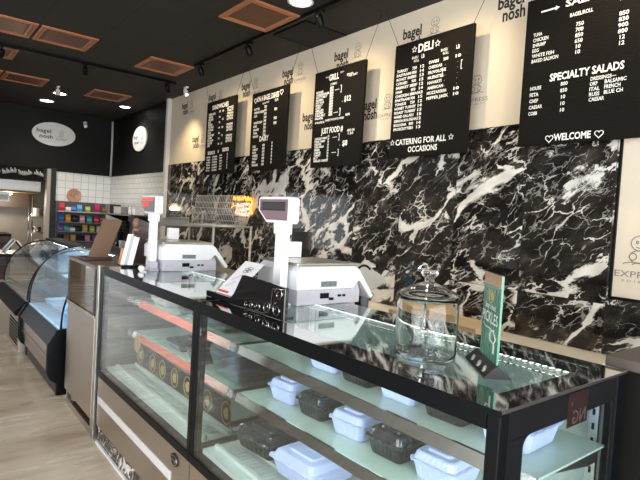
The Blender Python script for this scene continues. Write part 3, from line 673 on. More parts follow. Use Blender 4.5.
# ================================================================== ON THE COUNTER
TOP = 1.2005
def make_scale(label, loc, lit):
    t = thing('shop_scale', label, 'scale', loc, 0, 'weighing scales on the counter')
    MB().prism([(.012, 0), (.012, .072), (.352, .072), (.384, .10), (.40, .06), (.40, 0)], 'Y', .008, .33).build('base', M_lav, t, .004)
    h = MB().prism([(0, .0725), (0, .158), (.03, .183), (.355, .183), (.385, .166), (.492, .030), (.474, .014), (.392, .108), (.380, .108), (.352, .0725)], 'Y', 0, .34).build('hull', M_white, t, .005)
    MB().box(.14, .235, -.004, -.0006, .086, .112).build('rating_plate', P('plate_grey', (.16, .18, .19), .4, vary=.6, scale=120), h)
    for (x0, x1, z0, z1) in ((.145, .195, .030, .055), (.255, .272, .035, .045), (.285, .30, .035, .045), (.20, .225, .02, .032)):
        MB().box(x0, x1, .0015, .0075, z0, z1).build('socket', M_matte, t)
    MB().box(.005, .375, .01, .33, .1845, .196).build('platter', M_steelc, t, .004)
    MB().box(.16, .24, .30, .339, .197, .28).build('operator_display', M_white, t, .004)
    MB().box(-.066, -.006, .03, .15, 0, .012).build('pole_foot', M_lav, t, .003)
    MB().box(-.062, -.010, .045, .125, .012, .06).build('pole_socket', M_lav, t, .004)
    MB().box(-.056, -.016, .052, .118, .06, .375).build('pole', M_white, t, .006)
    MB().box(-.062, -.010, .045, .125, .325, .378).build('pole_collar', M_white, t, .005)
    # head: the display faces the customer, its far lower corner is cut away
    hd = MB(); prof = [(0, .385), (0, .485), (.012, .497), (.258, .497), (.27, .485), (.27, .43), (.195, .375), (.012, .375)]
    hd.prism(prof, 'X', -.060, -.008).build('display_head', M_white, t, .006)
    scn = MB(); scn.prism([(.02, .388), (.02, .484), (.252, .484), (.252, .434), (.19, .388)], 'X', -.0635, -.0605)
    s_ = scn.build('screen', P('screen_mauve', (.22, .14, .165), .25) if not lit else P('screen_dark', (.03, .012, .012), .2), t)
    d = MB()
    if lit:
        d.box(-.0652, -.0638, .04, .235, .462, .478)
        put_text(d, '0.00', (-.0655, .215, .425), (0, -1, 0), (0, 0, 1), .026, bold=.03, sx=1.5)
        d.build('digits', P('red_digits', (.8, .02, .01), .4, emit=(1, .03, .02), estr=2.2), s_)
    else:
        d.box(-.0652, -.0638, .035, .235, .432, .472); d.build('dark_window', P('unlit_window', (.055, .05, .05), .2), s_)
        d = MB()
        for k in range(8): d.box(-.0662, -.0654, .05+k*.022, .058+k*.022, .467, .470).box(-.0662, -.0654, .05+k*.022, .064+k*.022, .433, .436)
        d.build('window_marks', M_matte, s_)
    return t
make_scale('white scale with an unlit mauve display head, nearer the camera behind the black tray', (1.392, 1.885, TOP), False)
make_scale('white scale farther from the camera, its pole display showing red digits', (1.318, 3.29, TOP), True)
# grey bag roll with a black strap beside the near scale
t = thing('bag_dispenser', 'grey plastic bag holder with a black loop strap, right of the nearer scale', 'bag holder', (1.98, 2.12, 1.203), 0)
b = MB(); b.prism([(-.09, .02), (-.10, .16), (.06, .165), (.24, .08), (.245, .055), (.10, -.002), (.06, -.002)], 'Y', 0, .16); b.build('body', P('putty_plastic', (.40, .39, .35), .45), t, .01)
b = MB(); b.tube([(.045+.062*math.cos(a), -.006, .095+.062*math.sin(a)) for a in [math.radians(40+i*14) for i in range(16)]], .006, 6); b.build('strap', M_matte, t)
b = MB().tube([(.10, .08, -.005), (.09, .08, -.06), (.11, .08, -.14), (.10, .08, -1.17)], .018, 8); b.build('stand_post', M_matte, t); MB().lathe([(.14, 0), (.14, .02), (.03, .035)], (.10, .08, -1.203), 24).build('stand_foot', M_matte, t)
# black tray with silver scrolls, holding the leaflet
t = thing('counter_tray', 'black glossy tray with silver scrollwork on its near end, holding a white leaflet', 'tray', (1.15, 1.63, TOP), 0)
b = MB().prism([(0, 0), (0, .128), (.09, .134), (.335, .140), (.40, .05), (.43, .026), (.668, .026), (.668, 0)], 'X', 0, .018); b.build('front_panel', M_gloss, t, .003)
MB().box(.0185, .14, .34, .66, 0, .012).build('tray_floor', M_gloss, t); MB().prism([(.0355, .0125), (.0395, .0125), (.150, .115), (.146, .115)], 'Y', .44, .60).build('card_rest', M_gloss, t); MB().box(.0185, .06, .02, .06, 0, .01).build('foot', M_gloss, t)
def spiral(c, r0_, r1_, a0, turns, n=26):
    return [(-.0025, c[0]+(r0_+(r1_-r0_)*i/n)*math.cos(a0+turns*2*math.pi*i/n), c[1]+(r0_+(r1_-r0_)*i/n)*math.sin(a0+turns*2*math.pi*i/n)) for i in range(n+1)]
b = MB()
for c, r, a, tn in (((.040, .098), .030, 0, 1.6), ((.048, .036), .030, 1.2, -1.5), ((.125, .036), .030, 2.2, 1.5), ((.190, .030), .022, 0, -1.4), ((.245, .024), .016, 1, 1.4), ((.285, .020), .012, 2, -1.3)):
    b.tube(spiral(c, r, r*.28, a, tn*.8), .0018, 5)
b.tube([(-.0025, .012, .122), (-.0025, .085, .115), (-.0025, .090, .05), (-.0025, .13, .008), (-.0025, .20, .007), (-.0025, .30, .007)], .002, 5)
b.build('scrollwork', P('silver_wire', (.55, .53, .5), .25, 1), t)
t = thing('leaflet', 'white printed leaflet with a red foot, leaning in the black tray', 'leaflet', (1.170, 2.15, 1.2275), 0)
u_ = Vector((0, -1, 0)); v_ = Vector((.148, 0, .138)).normalized(); n_ = u_.cross(v_).normalized()
def lf(a0, a1, b0, b1, h0, h1):
    q = [u_*a+v_*b_ for a, b_ in ((a0, b0), (a1, b0), (a1, b1), (a0, b1))]
    return MB().add([p+n_*h0 for p in q]+[p+n_*h1 for p in q], [(3, 2, 1, 0), (4, 5, 6, 7), (0, 1, 5, 4), (1, 2, 6, 5), (2, 3, 7, 6), (3, 0, 4, 7)])
sh = lf(-.085, .085, 0, .215, 0, .002).build('card', M_paper, t)
lf(-.080, .02, .008, .020, .0021, .0026).build('red_foot', P('red_ink', (.70, .05, .05), .6), sh)
b = MB()
for k in range(4):
    c = u_*(.0+.016*(k % 2))+v_*(.150+.008*k)+n_*.0028
    b.tube([c+u_*(.024*math.cos(q))+v_*(.007*math.sin(q)) for q in [i*.9 for i in range(8)]], .0015, 4)
for k in range(6):
    c = u_*(-.04+.016*(k % 3))+v_*(.045+.015*k)+n_*.0028
    b.tube([c+u_*(.010*math.cos(q))+v_*(.006*math.sin(q)) for q in [i*.9 for i in range(6)]], .0007, 4)
b.build('printed_ink', P('grey_blue_ink', (.16, .16, .22), .7), sh)
# glass jar
def JG(name):
    m, nt, N, L = nmat(name); b = N['Principled BSDF']; b.inputs['Base Color'].default_value = (.985, .995, .99, 1); b.inputs['Roughness'].default_value = 0
    b.inputs['Transmission Weight'].default_value = 1; b.inputs['IOR'].default_value = 1.27; return m
t = thing('glass_jar', 'round clear glass jar with a knobbed lid and black lettering', 'jar', (1.232, 1.0, TOP), 0)
MB().lathe([(.0, .003), (.078, .003), (.090, .014), (.092, .03), (.092, .165), (.086, .178), (.084, .186), (.082, .186), (.084, .178), (.0895, .163), (.0895, .03), (.084, .012), (.0, .008)], seg=48).build('body', JG('jar_glass'), t)
l = MB().lathe([(.0, .236), (.018, .234), (.05, .222), (.085, .205), (.094, .196), (.095, .190), (.088, .187), (.084, .194), (.05, .214), (.02, .226), (.0, .228)], seg=48).build('lid', JG('jar_lid_glass'), t)
MB().lathe([(.016, .236), (.013, .244), (.022, .252), (.026, .262), (.022, .270), (.0, .272)], seg=32).build('knob', JG('jar_knob_glass'), l)
b = MB()
def on_jar(a, z): return (.0945*math.cos(a), .0945*math.sin(a), z)
A0 = math.atan2(-1.0, -1.232)
b.tube([on_jar(A0-.62+.16*math.sin(q*.9)+.03*q, .112-.016*q) for q in [i*.25 for i in range(13)]], [.0045+.002*math.sin(i*.5) for i in range(13)], 6)
for i, ch in enumerate('PICKLES'):
    a = A0-.66+.15*(i+0.4); c = Vector(on_jar(a, .030)); put_text(b, ch, c, (-math.sin(a), math.cos(a), 0), (0, 0, 1), .022, 'c', .05)
b.build('lettering', M_ink, t)
# pickle sign
e_ = Vector((.656, .754, 0)).normalized(); nf = Vector((-.754, .656, 0)).normalized(); Z = Vector((0, 0, 1))
t = thing('acrylic_sign', 'green pickles sign upright in a black wedge base beside the glass jar', 'sign', (1.253, .764, TOP), 0)
def bar(mb, s0, s1, prof, mi=0):
    vs = [e_*s0+nf*p[0]+Z*p[1] for p in prof]+[e_*s1+nf*p[0]+Z*p[1] for p in prof]; n = len(prof)
    mb.add(vs, [tuple(range(n)), tuple(range(2*n-1, n-1, -1))]+[(i, (i+1) % n, n+(i+1) % n, n+i) for i in range(n)], mi); return mb
bs = bar(MB(), 0, .215, [(.037, 0), (.037, .004), (.004, .034), (-.004, .034), (-.037, .004), (-.037, 0)]).build('base', P('black_acrylic', (.006, .006, .006), .3, spec=.25), t)
sl = (Vector((0, 0, .030))-nf*.033).normalized(); so = nf*.0375+Z*.0045
for k, s in enumerate((.165, .10, .045)):
    c = so+e_*s+sl*.014; b = MB()
    for q in range(3): b.tube([c+e_*(.010*math.cos(a)+(q-1)*.004)+sl*(.006*math.sin(a)+.003*q) for a in [i*1.05 for i in range(6)]], .0009, 4)
    b.build('base_print', M_paper, bs)
M_green = P('green_acrylic', (.035, .17, .095), .25, vary=.15, scale=30)
pn = bar(MB(), .012, .178, [(.003, .0345), (.003, .278), (-.003, .278), (-.003, .0345)]).build('panel', M_green, t)
bar(MB(), .0121, .1779, [(.0037, .243), (.0037, .2775), (.0031, .2775), (.0031, .243)]).build('gold_band', P('bronze_band', (.36, .20, .09), .3, .5), pn)
b = MB()
for s in (.03, .055, .085, .115, .145, .165): bar(b, s, s+.006, [(.0036, .036), (.0036, .235), (.0031, .235), (.0031, .036)])
b.build('plank_lines', P('darker_green', (.022, .115, .065), .3), pn)
b = MB(); c = e_*.095+nf*.0042+Z*.212
b.prism([(0, 0), (0, 0), (0, 0)], 'X', 0, 0) if False else None
ov = [c+e_*(.017*math.cos(a))+Z*(.019*math.sin(a)) for a in [2*math.pi*i/20 for i in range(20)]]
b.tube(ov, .0018, 5, 0, True); ov2 = [c+e_*(.009*math.cos(a)*(1+.3*math.sin(3*a)))+Z*(.012*math.sin(a)) for a in [2*math.pi*i/20 for i in range(20)]]
b.add([p for p in ov2], [tuple(range(20))]); b.build('crest', M_gold, pn)
b = MB(); put_text(b, "Boar's Head", e_*.095+nf*.0045+Z*.176, -e_, Z, .016, 'c', .01, width=.10); put_text(b, 'PICKLES', e_*.095+nf*.0045+Z*.137, -e_, Z, .030, 'c', .012, width=.150)
sw = [(.155, .128), (.13, .120), (.09, .122), (.05, .118), (.03, .10), (.045, .085), (.075, .09), (.085, .105), (.07, .118), (.05, .121)]
b.tube([e_*p[0]+nf*.0045+Z*p[1] for p in sw], .0018, 5)
b.add([e_*s+nf*.0045+Z*z for s, z in ((.05, .058), (.036, .058), (.036, .085), (.05, .085))], [(0, 1, 2, 3)])
b.build('lettering', P('sign_white', (.72, .75, .70), .5), pn)
# things at the far end of the far case
t = thing('leaflet_holder', 'leaning stand of white leaflets at the far end of the counter', 'leaflet stand', (1.175, 3.60, TOP), 0)
MB().box(-.03, .09, -.035, .015, 0, .014).build('base', M_gloss, t)
for k in range(3):
    q = MB(); q.frame((-.022+.020*k, .010-.012*k, .0145), (.85, -.5, 0), (.22, .02, 1), 0, .034, 0, .215-.01*k, .004); q.build('leaflet_sheet', M_paper if k != 1 else P('grey_sheet', (.40, .41, .42), .4), t)
t = thing('orange_box', 'small orange printed packet standing beside the leaflet stand', 'packet', (1.20, 3.80, 1.1955), 0)
q = MB(); q.frame((0, 0, .004), (.9, -.4, 0), (.14, .0, 1), 0, .055, 0, .115, .02); q.build('pack', P('orange_print', (.62, .25, .09), .5, vary=.5, scale=40), t)
MB().box(-.01, .07, -.03, .03, 0, .0035).build('card_foot', M_gloss, t)
t = thing('dark_box', 'tall dark brown box standing behind the leaflet stand', 'box', (1.345, 3.86, 1.1955), 0)
MB().box(0, .095, 0, .06, 0, .225).build('carton', M_dkbrown, t, .003); MB().box(-.003, .098, -.003, .063, .2255, .24).build('carton_lid', P('brown_lid', (.075, .045, .045), .4), t)
t = thing('pepper_mill', 'tall pinkish brown mill standing on the steel cabinet behind the packets', 'mill', (1.46, 4.22, 1.1955), 0)
MB().lathe([(.030, 0), (.032, .01), (.022, .06), (.020, .14), (.028, .22), (.024, .25)], seg=20).build('body', P('pinkish_wood', (.30, .17, .13), .4), t); MB().lathe([(.022, .251), (.030, .275), (.028, .31), (.012, .33), (.0, .335)], seg=20).build('head', P('pinkish_wood_dark', (.22, .12, .09), .4), t)
t = thing('tape_roll', 'small white roll lying at the foot of the far scale', 'roll', (1.19, 3.30, TOP), 0)
MB().lathe([(.008, 0), (.019, 0), (.019, .03), (.008, .03)], (0, 0, .0195), 20, 0, (.2, 1, 0)).build('roll', M_white, t)
MB().box(-.014, .014, -.05, -.004, 0, .006).build('strip', M_white, t)
# dark cabinet at the right end
t = thing('side_counter', 'black side counter with a weathered brown top behind the takeaway tub case', 'counter', (1.775, -.9, 0), 0)
MB().box(.02, .66, 0, 1.57, 0, 1.185).build('body', M_matte, t); MB().box(0, .70, -.02, 1.605, 1.187, 1.222).build('top', P('weathered_wood', (.085, .068, .056), .6, vary=.35, scale=14), t, .003)
# back counter
t = thing('prep_counter', 'long white topped work counter against the marble wall', 'counter', (2.83, 1.30, 0), 0)
MB().box(.02, .60, 0, 4.1, .08, .815).build('cabinet', M_steel, t); MB().box(0, .622, -.02, 4.12, .817, .862).build('worktop', P('cream_worktop', (.83, .77, .66), .4), t); MB().box(.06, .6, .02, 4.08, 0, .08).build('kick', M_black, t)
t = thing('cardboard_box', 'flat tan cardboard box on the back counter, seen through the glass jar', 'box', (3.0, 2.02, .863), 0)
b = MB().box(0, .34, 0, .80, 0, .065).build('carton', M_card, t); MB().box(-.002, .342, -.002, .802, .066, .070).build('flap', P('cardboard_top', (.62, .46, .28), .8), t)
t = thing('monitor', 'small black screen behind the nearer scale pole', 'monitor', (2.9, 4.0, .863), 0)
MB().box(-.08, .08, -.06, .06, 0, .012).build('stand_base', M_matte, t); MB().box(-.015, .015, -.012, .012, .012, .46).build('stand', M_matte, t); MB().frame((-.06, -.02, .46), (1, -.3, 0), (0, 0, 1), 0, .2, 0, .16, .02).build('screen', M_gloss, t, .003)
t = thing('tin_can', 'blue grey lidded container on the back counter behind the near scale', 'container', (2.93, 3.05, .863), 0)
MB().lathe([(.045, 0), (.048, .01), (.048, .27), (.044, .275)], seg=24).build('can', P('blue_grey_can', (.10, .14, .19), .4), t); MB().lathe([(.05, .276), (.05, .30), (.0, .304)], seg=24).build('can_lid', P('blue_lid', (.07, .10, .15), .4), t)
# soap/tap-like steel spout by the jar
t = thing('tap', 'small chrome spout standing behind the glass jar', 'tap', (1.512, 1.24, TOP), 0)
b = MB().tube([(0, 0, .004), (0, 0, .22), (0, .0, .245), (-.012, .0, .26), (-.03, 0, .262), (-.045, 0, .255), (-.048, 0, .235)], .0065, 10); b.build('spout', M_chrome, t); MB().lathe([(.02, 0), (.02, .004), (.008, .012)], seg=20).build('foot', M_chrome, t)

# wire rack behind the far scale
M_wire = P('bright_wire', (.62, .61, .58), .35, .3)
t = thing('wire_rack', 'chrome wire basket rack on a tilted frame in front of the marble wall', 'rack', (2.78, 5.45, 0), 0)
fr = MB()
for (x, y) in ((0, 0), (.5, 0), (0, 1.75), (.5, 1.75)): fr.tube([(x, y, 0), (x, y, 1.46-.03*y)], .016, 8)
fr.tube([(0, -.02, 1.465), (0, 1.77, 1.40)], .016, 8).tube([(.5, -.02, 1.465), (.5, 1.77, 1.40)], .012, 8).tube([(0, 0, 1.462), (.5, 0, 1.462)], .012, 8).tube([(0, 1.75, 1.40), (.5, 1.75, 1.40)], .012, 8).tube([(0, 0, .3), (0, 1.75, .3)], .010, 6)
fr.build('frame', P('grey_painted_frame', (.50, .49, .46), .35, .4), t)
b = MB()
for k in range(26): b.tube([(.02, .30+k*.055, 1.475-.037*(.3+k*.055)), (.48, .30+k*.055, 1.475-.037*(.3+k*.055))], .006, 5)
for x in (.05, .18, .31, .44): b.tube([(x, .28, 1.48), (x, 1.70, 1.42)], .004, 4)
b.build('shelf_grid', M_wire, t)
b = MB()
for k in range(30): b.tube([(.48, .30+k*.047, 1.48-.037*(.3+k*.047)), (.56, .30+k*.047, 1.86)], .0042, 4)
for z in (1.52, 1.60, 1.68, 1.76, 1.85): b.tube([(.48+.08*(z-1.45)/.4, .28, z), (.48+.08*(z-1.45)/.4, 1.69, z)], .0048, 4)
b.build('back_grid', M_wire, t)
b = MB()
for k in range(18):
    y = .75+k*.05; b.tube([(.03, y, 1.452-.03*y), (.03, y+.025, 1.54-.03*y), (.03, y+.05, 1.452-.03*y)], .0075, 5)
b.tube([(.03, .75, 1.53), (.03, 1.66, 1.50)], .005, 5); b.build('front_rail', M_wire, t)
# emissive tubes put in for the orange-pink patch on the marble
t = thing('glowing_tubes', 'small orange and pink glowing tubes on the marble wall between the two scales', 'sign', (3.43, 5.95, 1.75), 0)
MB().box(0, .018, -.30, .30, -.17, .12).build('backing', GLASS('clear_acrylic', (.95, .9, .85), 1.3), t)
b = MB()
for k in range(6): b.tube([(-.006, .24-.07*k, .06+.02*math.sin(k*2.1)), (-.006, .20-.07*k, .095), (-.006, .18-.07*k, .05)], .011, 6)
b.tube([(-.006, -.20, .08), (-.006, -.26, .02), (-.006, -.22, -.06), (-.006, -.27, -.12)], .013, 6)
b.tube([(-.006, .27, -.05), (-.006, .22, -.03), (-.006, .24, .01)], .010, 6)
b.build('orange_tube', P('orange_glow', (1, .4, .05), .4, emit=(1, .36, .03), estr=1.8), t)
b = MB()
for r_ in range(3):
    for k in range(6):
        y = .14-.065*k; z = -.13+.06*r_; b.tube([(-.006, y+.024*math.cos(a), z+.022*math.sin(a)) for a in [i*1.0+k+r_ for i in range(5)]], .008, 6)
b.build('pink_tube', P('pink_glow', (1, .55, .45), .4, emit=(1, .50, .36), estr=1.5), t)
# ================================================================== MENU BOARDS
m, nt, N, L = nmat('black_grooved_letter_board'); b_ = N['Principled BSDF']; b_.inputs['Base Color'].default_value = (.0075, .006, .005, 1); b_.inputs['Roughness'].default_value = .85; b_.inputs['Specular IOR Level'].default_value = .15
tc = N.new('ShaderNodeTexCoord'); s_ = N.new('ShaderNodeSeparateXYZ'); L.new(tc.outputs['Object'], s_.inputs[0])
wv_ = math_n(N, L, 'SINE', math_n(N, L, 'MULTIPLY', s_.outputs['Z'], 2*math.pi/.012)); bp_ = N.new('ShaderNodeBump'); bp_.inputs['Strength'].default_value = .35; bp_.inputs['Distance'].default_value = .003; L.new(wv_, bp_.inputs['Height']); L.new(bp_.outputs['Normal'], b_.inputs['Normal'])
M_board = m
XB = 3.32
def heart(mb, c, k):
    pts = [(16*math.sin(a)**3, 13*math.cos(a)-5*math.cos(2*a)-2*math.cos(3*a)-math.cos(4*a)) for a in [2*math.pi*i/24 for i in range(24)]]
    mb.tube([(c[0], c[1]-p[0]*k/32, c[2]+p[1]*k/32) for p in pts], k*.055, 5, 0, True)
def star(mb, c, k):
    pts = [((k if i % 2 == 0 else k*.45)*math.sin(math.pi*i/5)/2, (k if i % 2 == 0 else k*.45)*math.cos(math.pi*i/5)/2) for i in range(10)]
    mb.tube([(c[0], c[1]-p[0], c[2]+p[1]) for p in pts], k*.055, 5, 0, True)
def board(label, yl, yr, z0, z1, fill, wl, wr):
    t = thing('menu_board', label, 'menu board', (XB, yl, z0), 0, 'black menu boards hanging on the wall')
    W, H = yl-yr, z1-z0
    MB().box(0, .022, -W, 0, 0, H).build('panel', M_board, t, .002)
    f = MB(); e = .008
    f.box(-.004, .0235, -W-.002, -W+e, 0, H).box(-.004, .0235, -e, .002, 0, H).box(-.004, .0235, -W+e, -e, 0, e).box(-.004, .0235, -W+e, -e, H-e, H); f.build('edge_frame', M_matte, t)
    b = MB()
    def T(s, y, z, h, al='l', width=None, bold=.02, sx=.8): put_text(b, s, (-.0015, y-yl, z-z0), (0, -1, 0), (0, 0, 1), h, al, bold, width, sx)
    def UV(s, u, v, h, al='l', width=None, bold=.02, sx=.8): T(s, yl-u*W, z1-v*H-h/2, h, al, width*W if width else None, bold, sx)
    fill(b, T, UV, lambda fn, u, v, k: fn(b, (-.0035, -u*W, H-v*H), k)); b.build('lettering', M_letter, t)
    for (y, yt) in ((-.02, wl), (-W+.02, wr)):
        q = MB().tube([(.011, y, H-.004), (.011, yt-yl, 3.5-z0)], .0022, 5); q.build('hanging_wire', M_matte, t)
    return t
def fill_deli(b, T, UV, mark):
    UV('DELI', .42, .075, .066, 'c', .20, .03); mark(star, .27, .075, .055); mark(star, .575, .078, .055)
    for u in (.285, .665): UV('BAGEL/', u, .145, .020, 'c', .085); UV('ROLL', u+.02, .175, .020, 'c', .07)
    for u in (.39, .83): UV('LB', u, .15, .030, 'c', .04)
    names = ['TURKEY', 'PASTRAMI', 'ROAST BEEF', 'CORNED', 'BRISKET BEEF', 'HAM', 'CHICKEN SALAMI', 'PASTRAMI', 'TONGUE', 'HONEY TURKEY', 'ROAST TURKEY', 'HARD SALAMI', 'GENOA BOLOGNA', 'BOLOGNA', 'PROSCIUTTO']
    for i, n in enumerate(names):
        v = .235+.0368*i; UV(n, .035, v, .0215, 'l', .0235*len(n)+.02, .035); UV(('750', '800', '850', '900')[i % 4], .285, v, .023, 'c', .062, .035); UV(('12', '14', '13', '15')[i % 4], .39, v, .023, 'c', .055, .035)
    names = ['SWISS', 'CHEDDAR', 'PROVOLONE', 'MUENSTER', 'HAVARTI', 'AMERICAN', 'MOZZARELLA', 'PEPPER JACK']
    for i, n in enumerate(names):
        v = .222+.043*i; UV(n, .475, v, .023, 'l', .024*len(n)+.01, .035)
        if i in (0, 6, 7): UV('200', .69, v, .022, 'c', .062, .035); UV('10', .84, v, .022, 'c', .065, .035)
        else: UV('.', .69, v-.004, .022, 'c'); UV('.', .84, v-.004, .022, 'c')
    UV(']', .655, .32, .055, 'c', bold=.0); UV('[', .885, .29, .055, 'c', bold=.0)
    UV('CATERING FOR ALL', .42, .868, .047, 'c', .68, .025); mark(star, .035, .868, .05); mark(star, .82, .868, .05)
    UV('OCCASIONS', .46, .938, .046, 'c', .39, .025)
def fill_salad(b, T, UV, mark):
    T('SALADS', 1.735, 3.082, .044, 'l', .30, .025)
    b.box(-.003, -.0015, 1.80-2.0, 1.90-2.0, 3.088-2.195, 3.099-2.195); b.add([(-.002, 1.80-2.0, 3.078-2.195), (-.002, 1.80-2.0, 3.109-2.195), (-.002, 1.772-2.0, 3.0935-2.195)], [(0, 1, 2)])
    T('BAGEL/ROLL', 1.70, 3.006, .024, 'l', .145); T('1/2 LB', 1.40, 3.028, .022, 'l', .085)
    rows = [('TUNA', '750', '850'), ('CHICKEN', '700', '830'), ('SHRIMP', '850', '900'), ('EGG', '650', '800'), ('WHITE FISH', '10', '12'), ('BAKED SALMON', '10', '12')]
    for i, (a, p, q) in enumerate(rows):
        z = 2.936-.0355*i; T(a, 1.945, z, .023, 'l', .0155*len(a)); T(p, 1.632, z+.002, .024, 'c', .05 if len(p) > 2 else .03); T(q, 1.371, z, .024, 'c', .055 if len(q) > 2 else .03)
    T('SPECIALTY SALADS', 1.806, 2.613, .047, 'l', .46, .03)
    for i, (a, p) in enumerate((('HOUSE', '800'), ('FETA', '850'), ('CHEF', '10'), ('CAESAR', '10'), ('COBB', '10'))):
        z = 2.572-.0425*i; T(a, 1.94, z, .023, 'l', .0158*len(a)); T(p, 1.705, z, .023, 'c', .046 if len(p) > 2 else .028)
    T('DRESSINGS\u2014', 1.538, 2.572, .022, 'l', .15)
    for i, (a, c) in enumerate((('ORP', 'BALSAMIC'), ('ITAL', 'FRENCH'), ('RUSS', 'BLUE CH'), ('CAESAR', ''))):
        z = 2.540-.0325*i; T(a, 1.54, z, .0225, 'l', .0155*len(a))
        if c: T(c, 1.452, z+.002, .0225, 'l', .0155*len(c))
    T('WELCOME', 1.748, 2.216, .043, 'l', .238, .03); mark(heart, .283, .963, .052); mark(heart, .683, .960, .052)
def fill_grill(b, T, UV, mark):
    UV('GRILL', .40, .085, .058, 'c', .20, .03); UV('**', .26, .085, .035, 'c', .07); UV('**', .56, .07, .035, 'c', .07)
    UV('SERVED', .72, .10, .020, 'c', .12); UV('ALL DAY', .78, .115, .02, 'c', .17); UV('COMBO', .40, .155, .022, 'c', .14)
    for i, n in enumerate(('BURGER', 'CHEESEBURGER', 'PATTY MELT', 'REUBEN', 'HOT DOG', 'PHILLY', 'GYRO', 'GRILLED', 'CHICKEN', 'TUNA MELT', 'FALAFEL')):
        UV(n, .04, .21+.0275*i, .021, 'l', .021*len(n)+.03, .04); UV('850', .37, .19+.0275*i, .0225, 'c', .075, .04)
    for v in (.22, .45): UV('\u2014', .48, v, .03, 'c', .09, .03); UV(']', .56, v-.005, .055, 'c', bold=.02)
    UV('$12', .70, .335, .05, 'c', .13, .03); UV('.', .60, .34, .04, 'c'); UV('FRIES', .05, .53, .02, 'l', .20); UV('SWEET POTATO FRIES', .27, .52, .02, 'l', .38); UV('600', .72, .495, .022, 'c', .08)
    UV('JUST FOOD #', .42, .625, .055, 'c', .45, .03); UV('ADD ON', .80, .655, .022, 'c', .14); UV('1.50', .80, .685, .022, 'c', .10)
    for i, n in enumerate(('CHICKEN WRAP', 'STEAK WRAP', 'VEGGIE', 'TUNA WRAP', 'GREEK', 'CAESAR', 'TURKEY', 'BLT', 'GRILLED CHEESE')):
        UV(n, .06, .70+.029*i, .021, 'l', .02*len(n)+.03, .04); UV('10', .36, .685+.029*i, .021, 'c', .03, .04)
    for v in (.70, .855): UV('\u2014', .49, v, .03, 'c', .09, .03); UV(']', .575, v, .05, 'c', bold=.02)
    UV('.', .60, .775, .04, 'c'); UV('$8', .70, .775, .05, 'c', .10, .03)
def fill_sand(b, T, UV, mark):
    UV('ON A BAGEL DISHES', .45, .085, .06, 'c', .62, .03); mark(heart, .10, .095, .065); mark(heart, .83, .07, .065)
    UV('BAGEL', .36, .155, .02, 'c', .10); UV('WRAP', .45, .15, .02, 'c', .09); UV('PLATE', .70, .15, .03, 'c', .09)
    for i, n in enumerate(('BUTTER', 'CREAM CHEESE', 'LOX', 'NOVA', 'WHITE FISH', 'EGG', 'SALADS', 'TUNA', 'PEANUT')):
        if i != 3: UV(n, .07, .21+.044*i, .025, 'l', .022*len(n)+.03, .04)
        UV('350', .40, .20+.044*i, .028, 'c', .075, .04)
    for v in (.26, .37, .43): UV('950', .69, v, .03, 'c', .08, .04)
    UV('DAIRY', .40, .60, .06, 'c', .26, .03)
    for i, n in enumerate(('EGG', 'OMELET', 'FETA', 'CHEESE', 'YOGURT', 'MILK', 'PANCAKE')):
        UV(n, .08, .69+.04*i, .025, 'l', .023*len(n)+.02, .04); UV('650', .40, .685+.04*i, .026, 'c', .07, .04); UV('8', .64, .67+.04*i, .026, 'c', .03, .04)
def fill_kitch(b, T, UV, mark):
    UV('SANDWICHES', .47, .085, .058, 'c', .56, .03)
    for i in range(13):
        v = .17+.036*i; n = ('TURKEY CLUB', 'VEGGIE', 'CHICKEN', 'BLT', 'REUBEN', 'TUNA MELT', 'PASTRAMI', 'HAM', 'ROAST BEEF', 'CORNED', 'EGG SALAD', 'GRILLED', 'LOX')[i]
        UV(n, .06, v, .026, 'l', .018*len(n)+.05, .04)
        if i % 2 == 0: UV('900', .47, v-.01, .024, 'c', .05, .04)
        if i % 3 == 0: UV('12', .58, v-.01, .024, 'c', .05, .04)
        if i not in (5, 9): UV(('LETTUCE', 'TOMATO', 'ONION', 'PICKLE')[i % 4], .72, v-.03, .026, 'l', .20, .04)
    UV('BREADS', .10, .70, .045, 'l', .26, .03); UV('&', .48, .69, .04, 'c'); UV('SIDES', .62, .68, .045, 'l', .22, .03)
    for i in range(6):
        v = .76+.036*i; UV(('RYE', 'WHEAT', 'WHITE', 'PITA', 'WRAP', 'ROLL')[i], .06, v, .022, 'l', .14, .04); UV('CHIPS', .36, v, .022, 'c', .18, .04); UV('SLAW', .58, v-.01, .022, 'c', .09, .04); UV('2', .80, v-.02, .022, 'c', .03, .04)
board('black menu board headed SALADS, reading WELCOME between hearts at the bottom', 2.0, 1.21, 2.195, 3.19, fill_salad, 2.13, 1.1)
board('black menu board headed DELI, with catering lines at the bottom', 3.235, 2.435, 2.186, 3.16, fill_deli, 3.40, 2.27)
board('black menu board headed GRILL, reading JUST FOOD in its lower half', 4.378, 3.62, 2.146, 3.13, fill_grill, 4.53, 3.46)
board('black menu board with DAIRY in its middle, beside the grill board', 5.64, 4.872, 2.16, 3.107, fill_sand, 5.82, 4.70)
board('leftmost black menu board with the smallest lettering, farthest down the wall', 6.885, 6.06, 2.146, 3.168, fill_kitch, 7.02, 5.88)

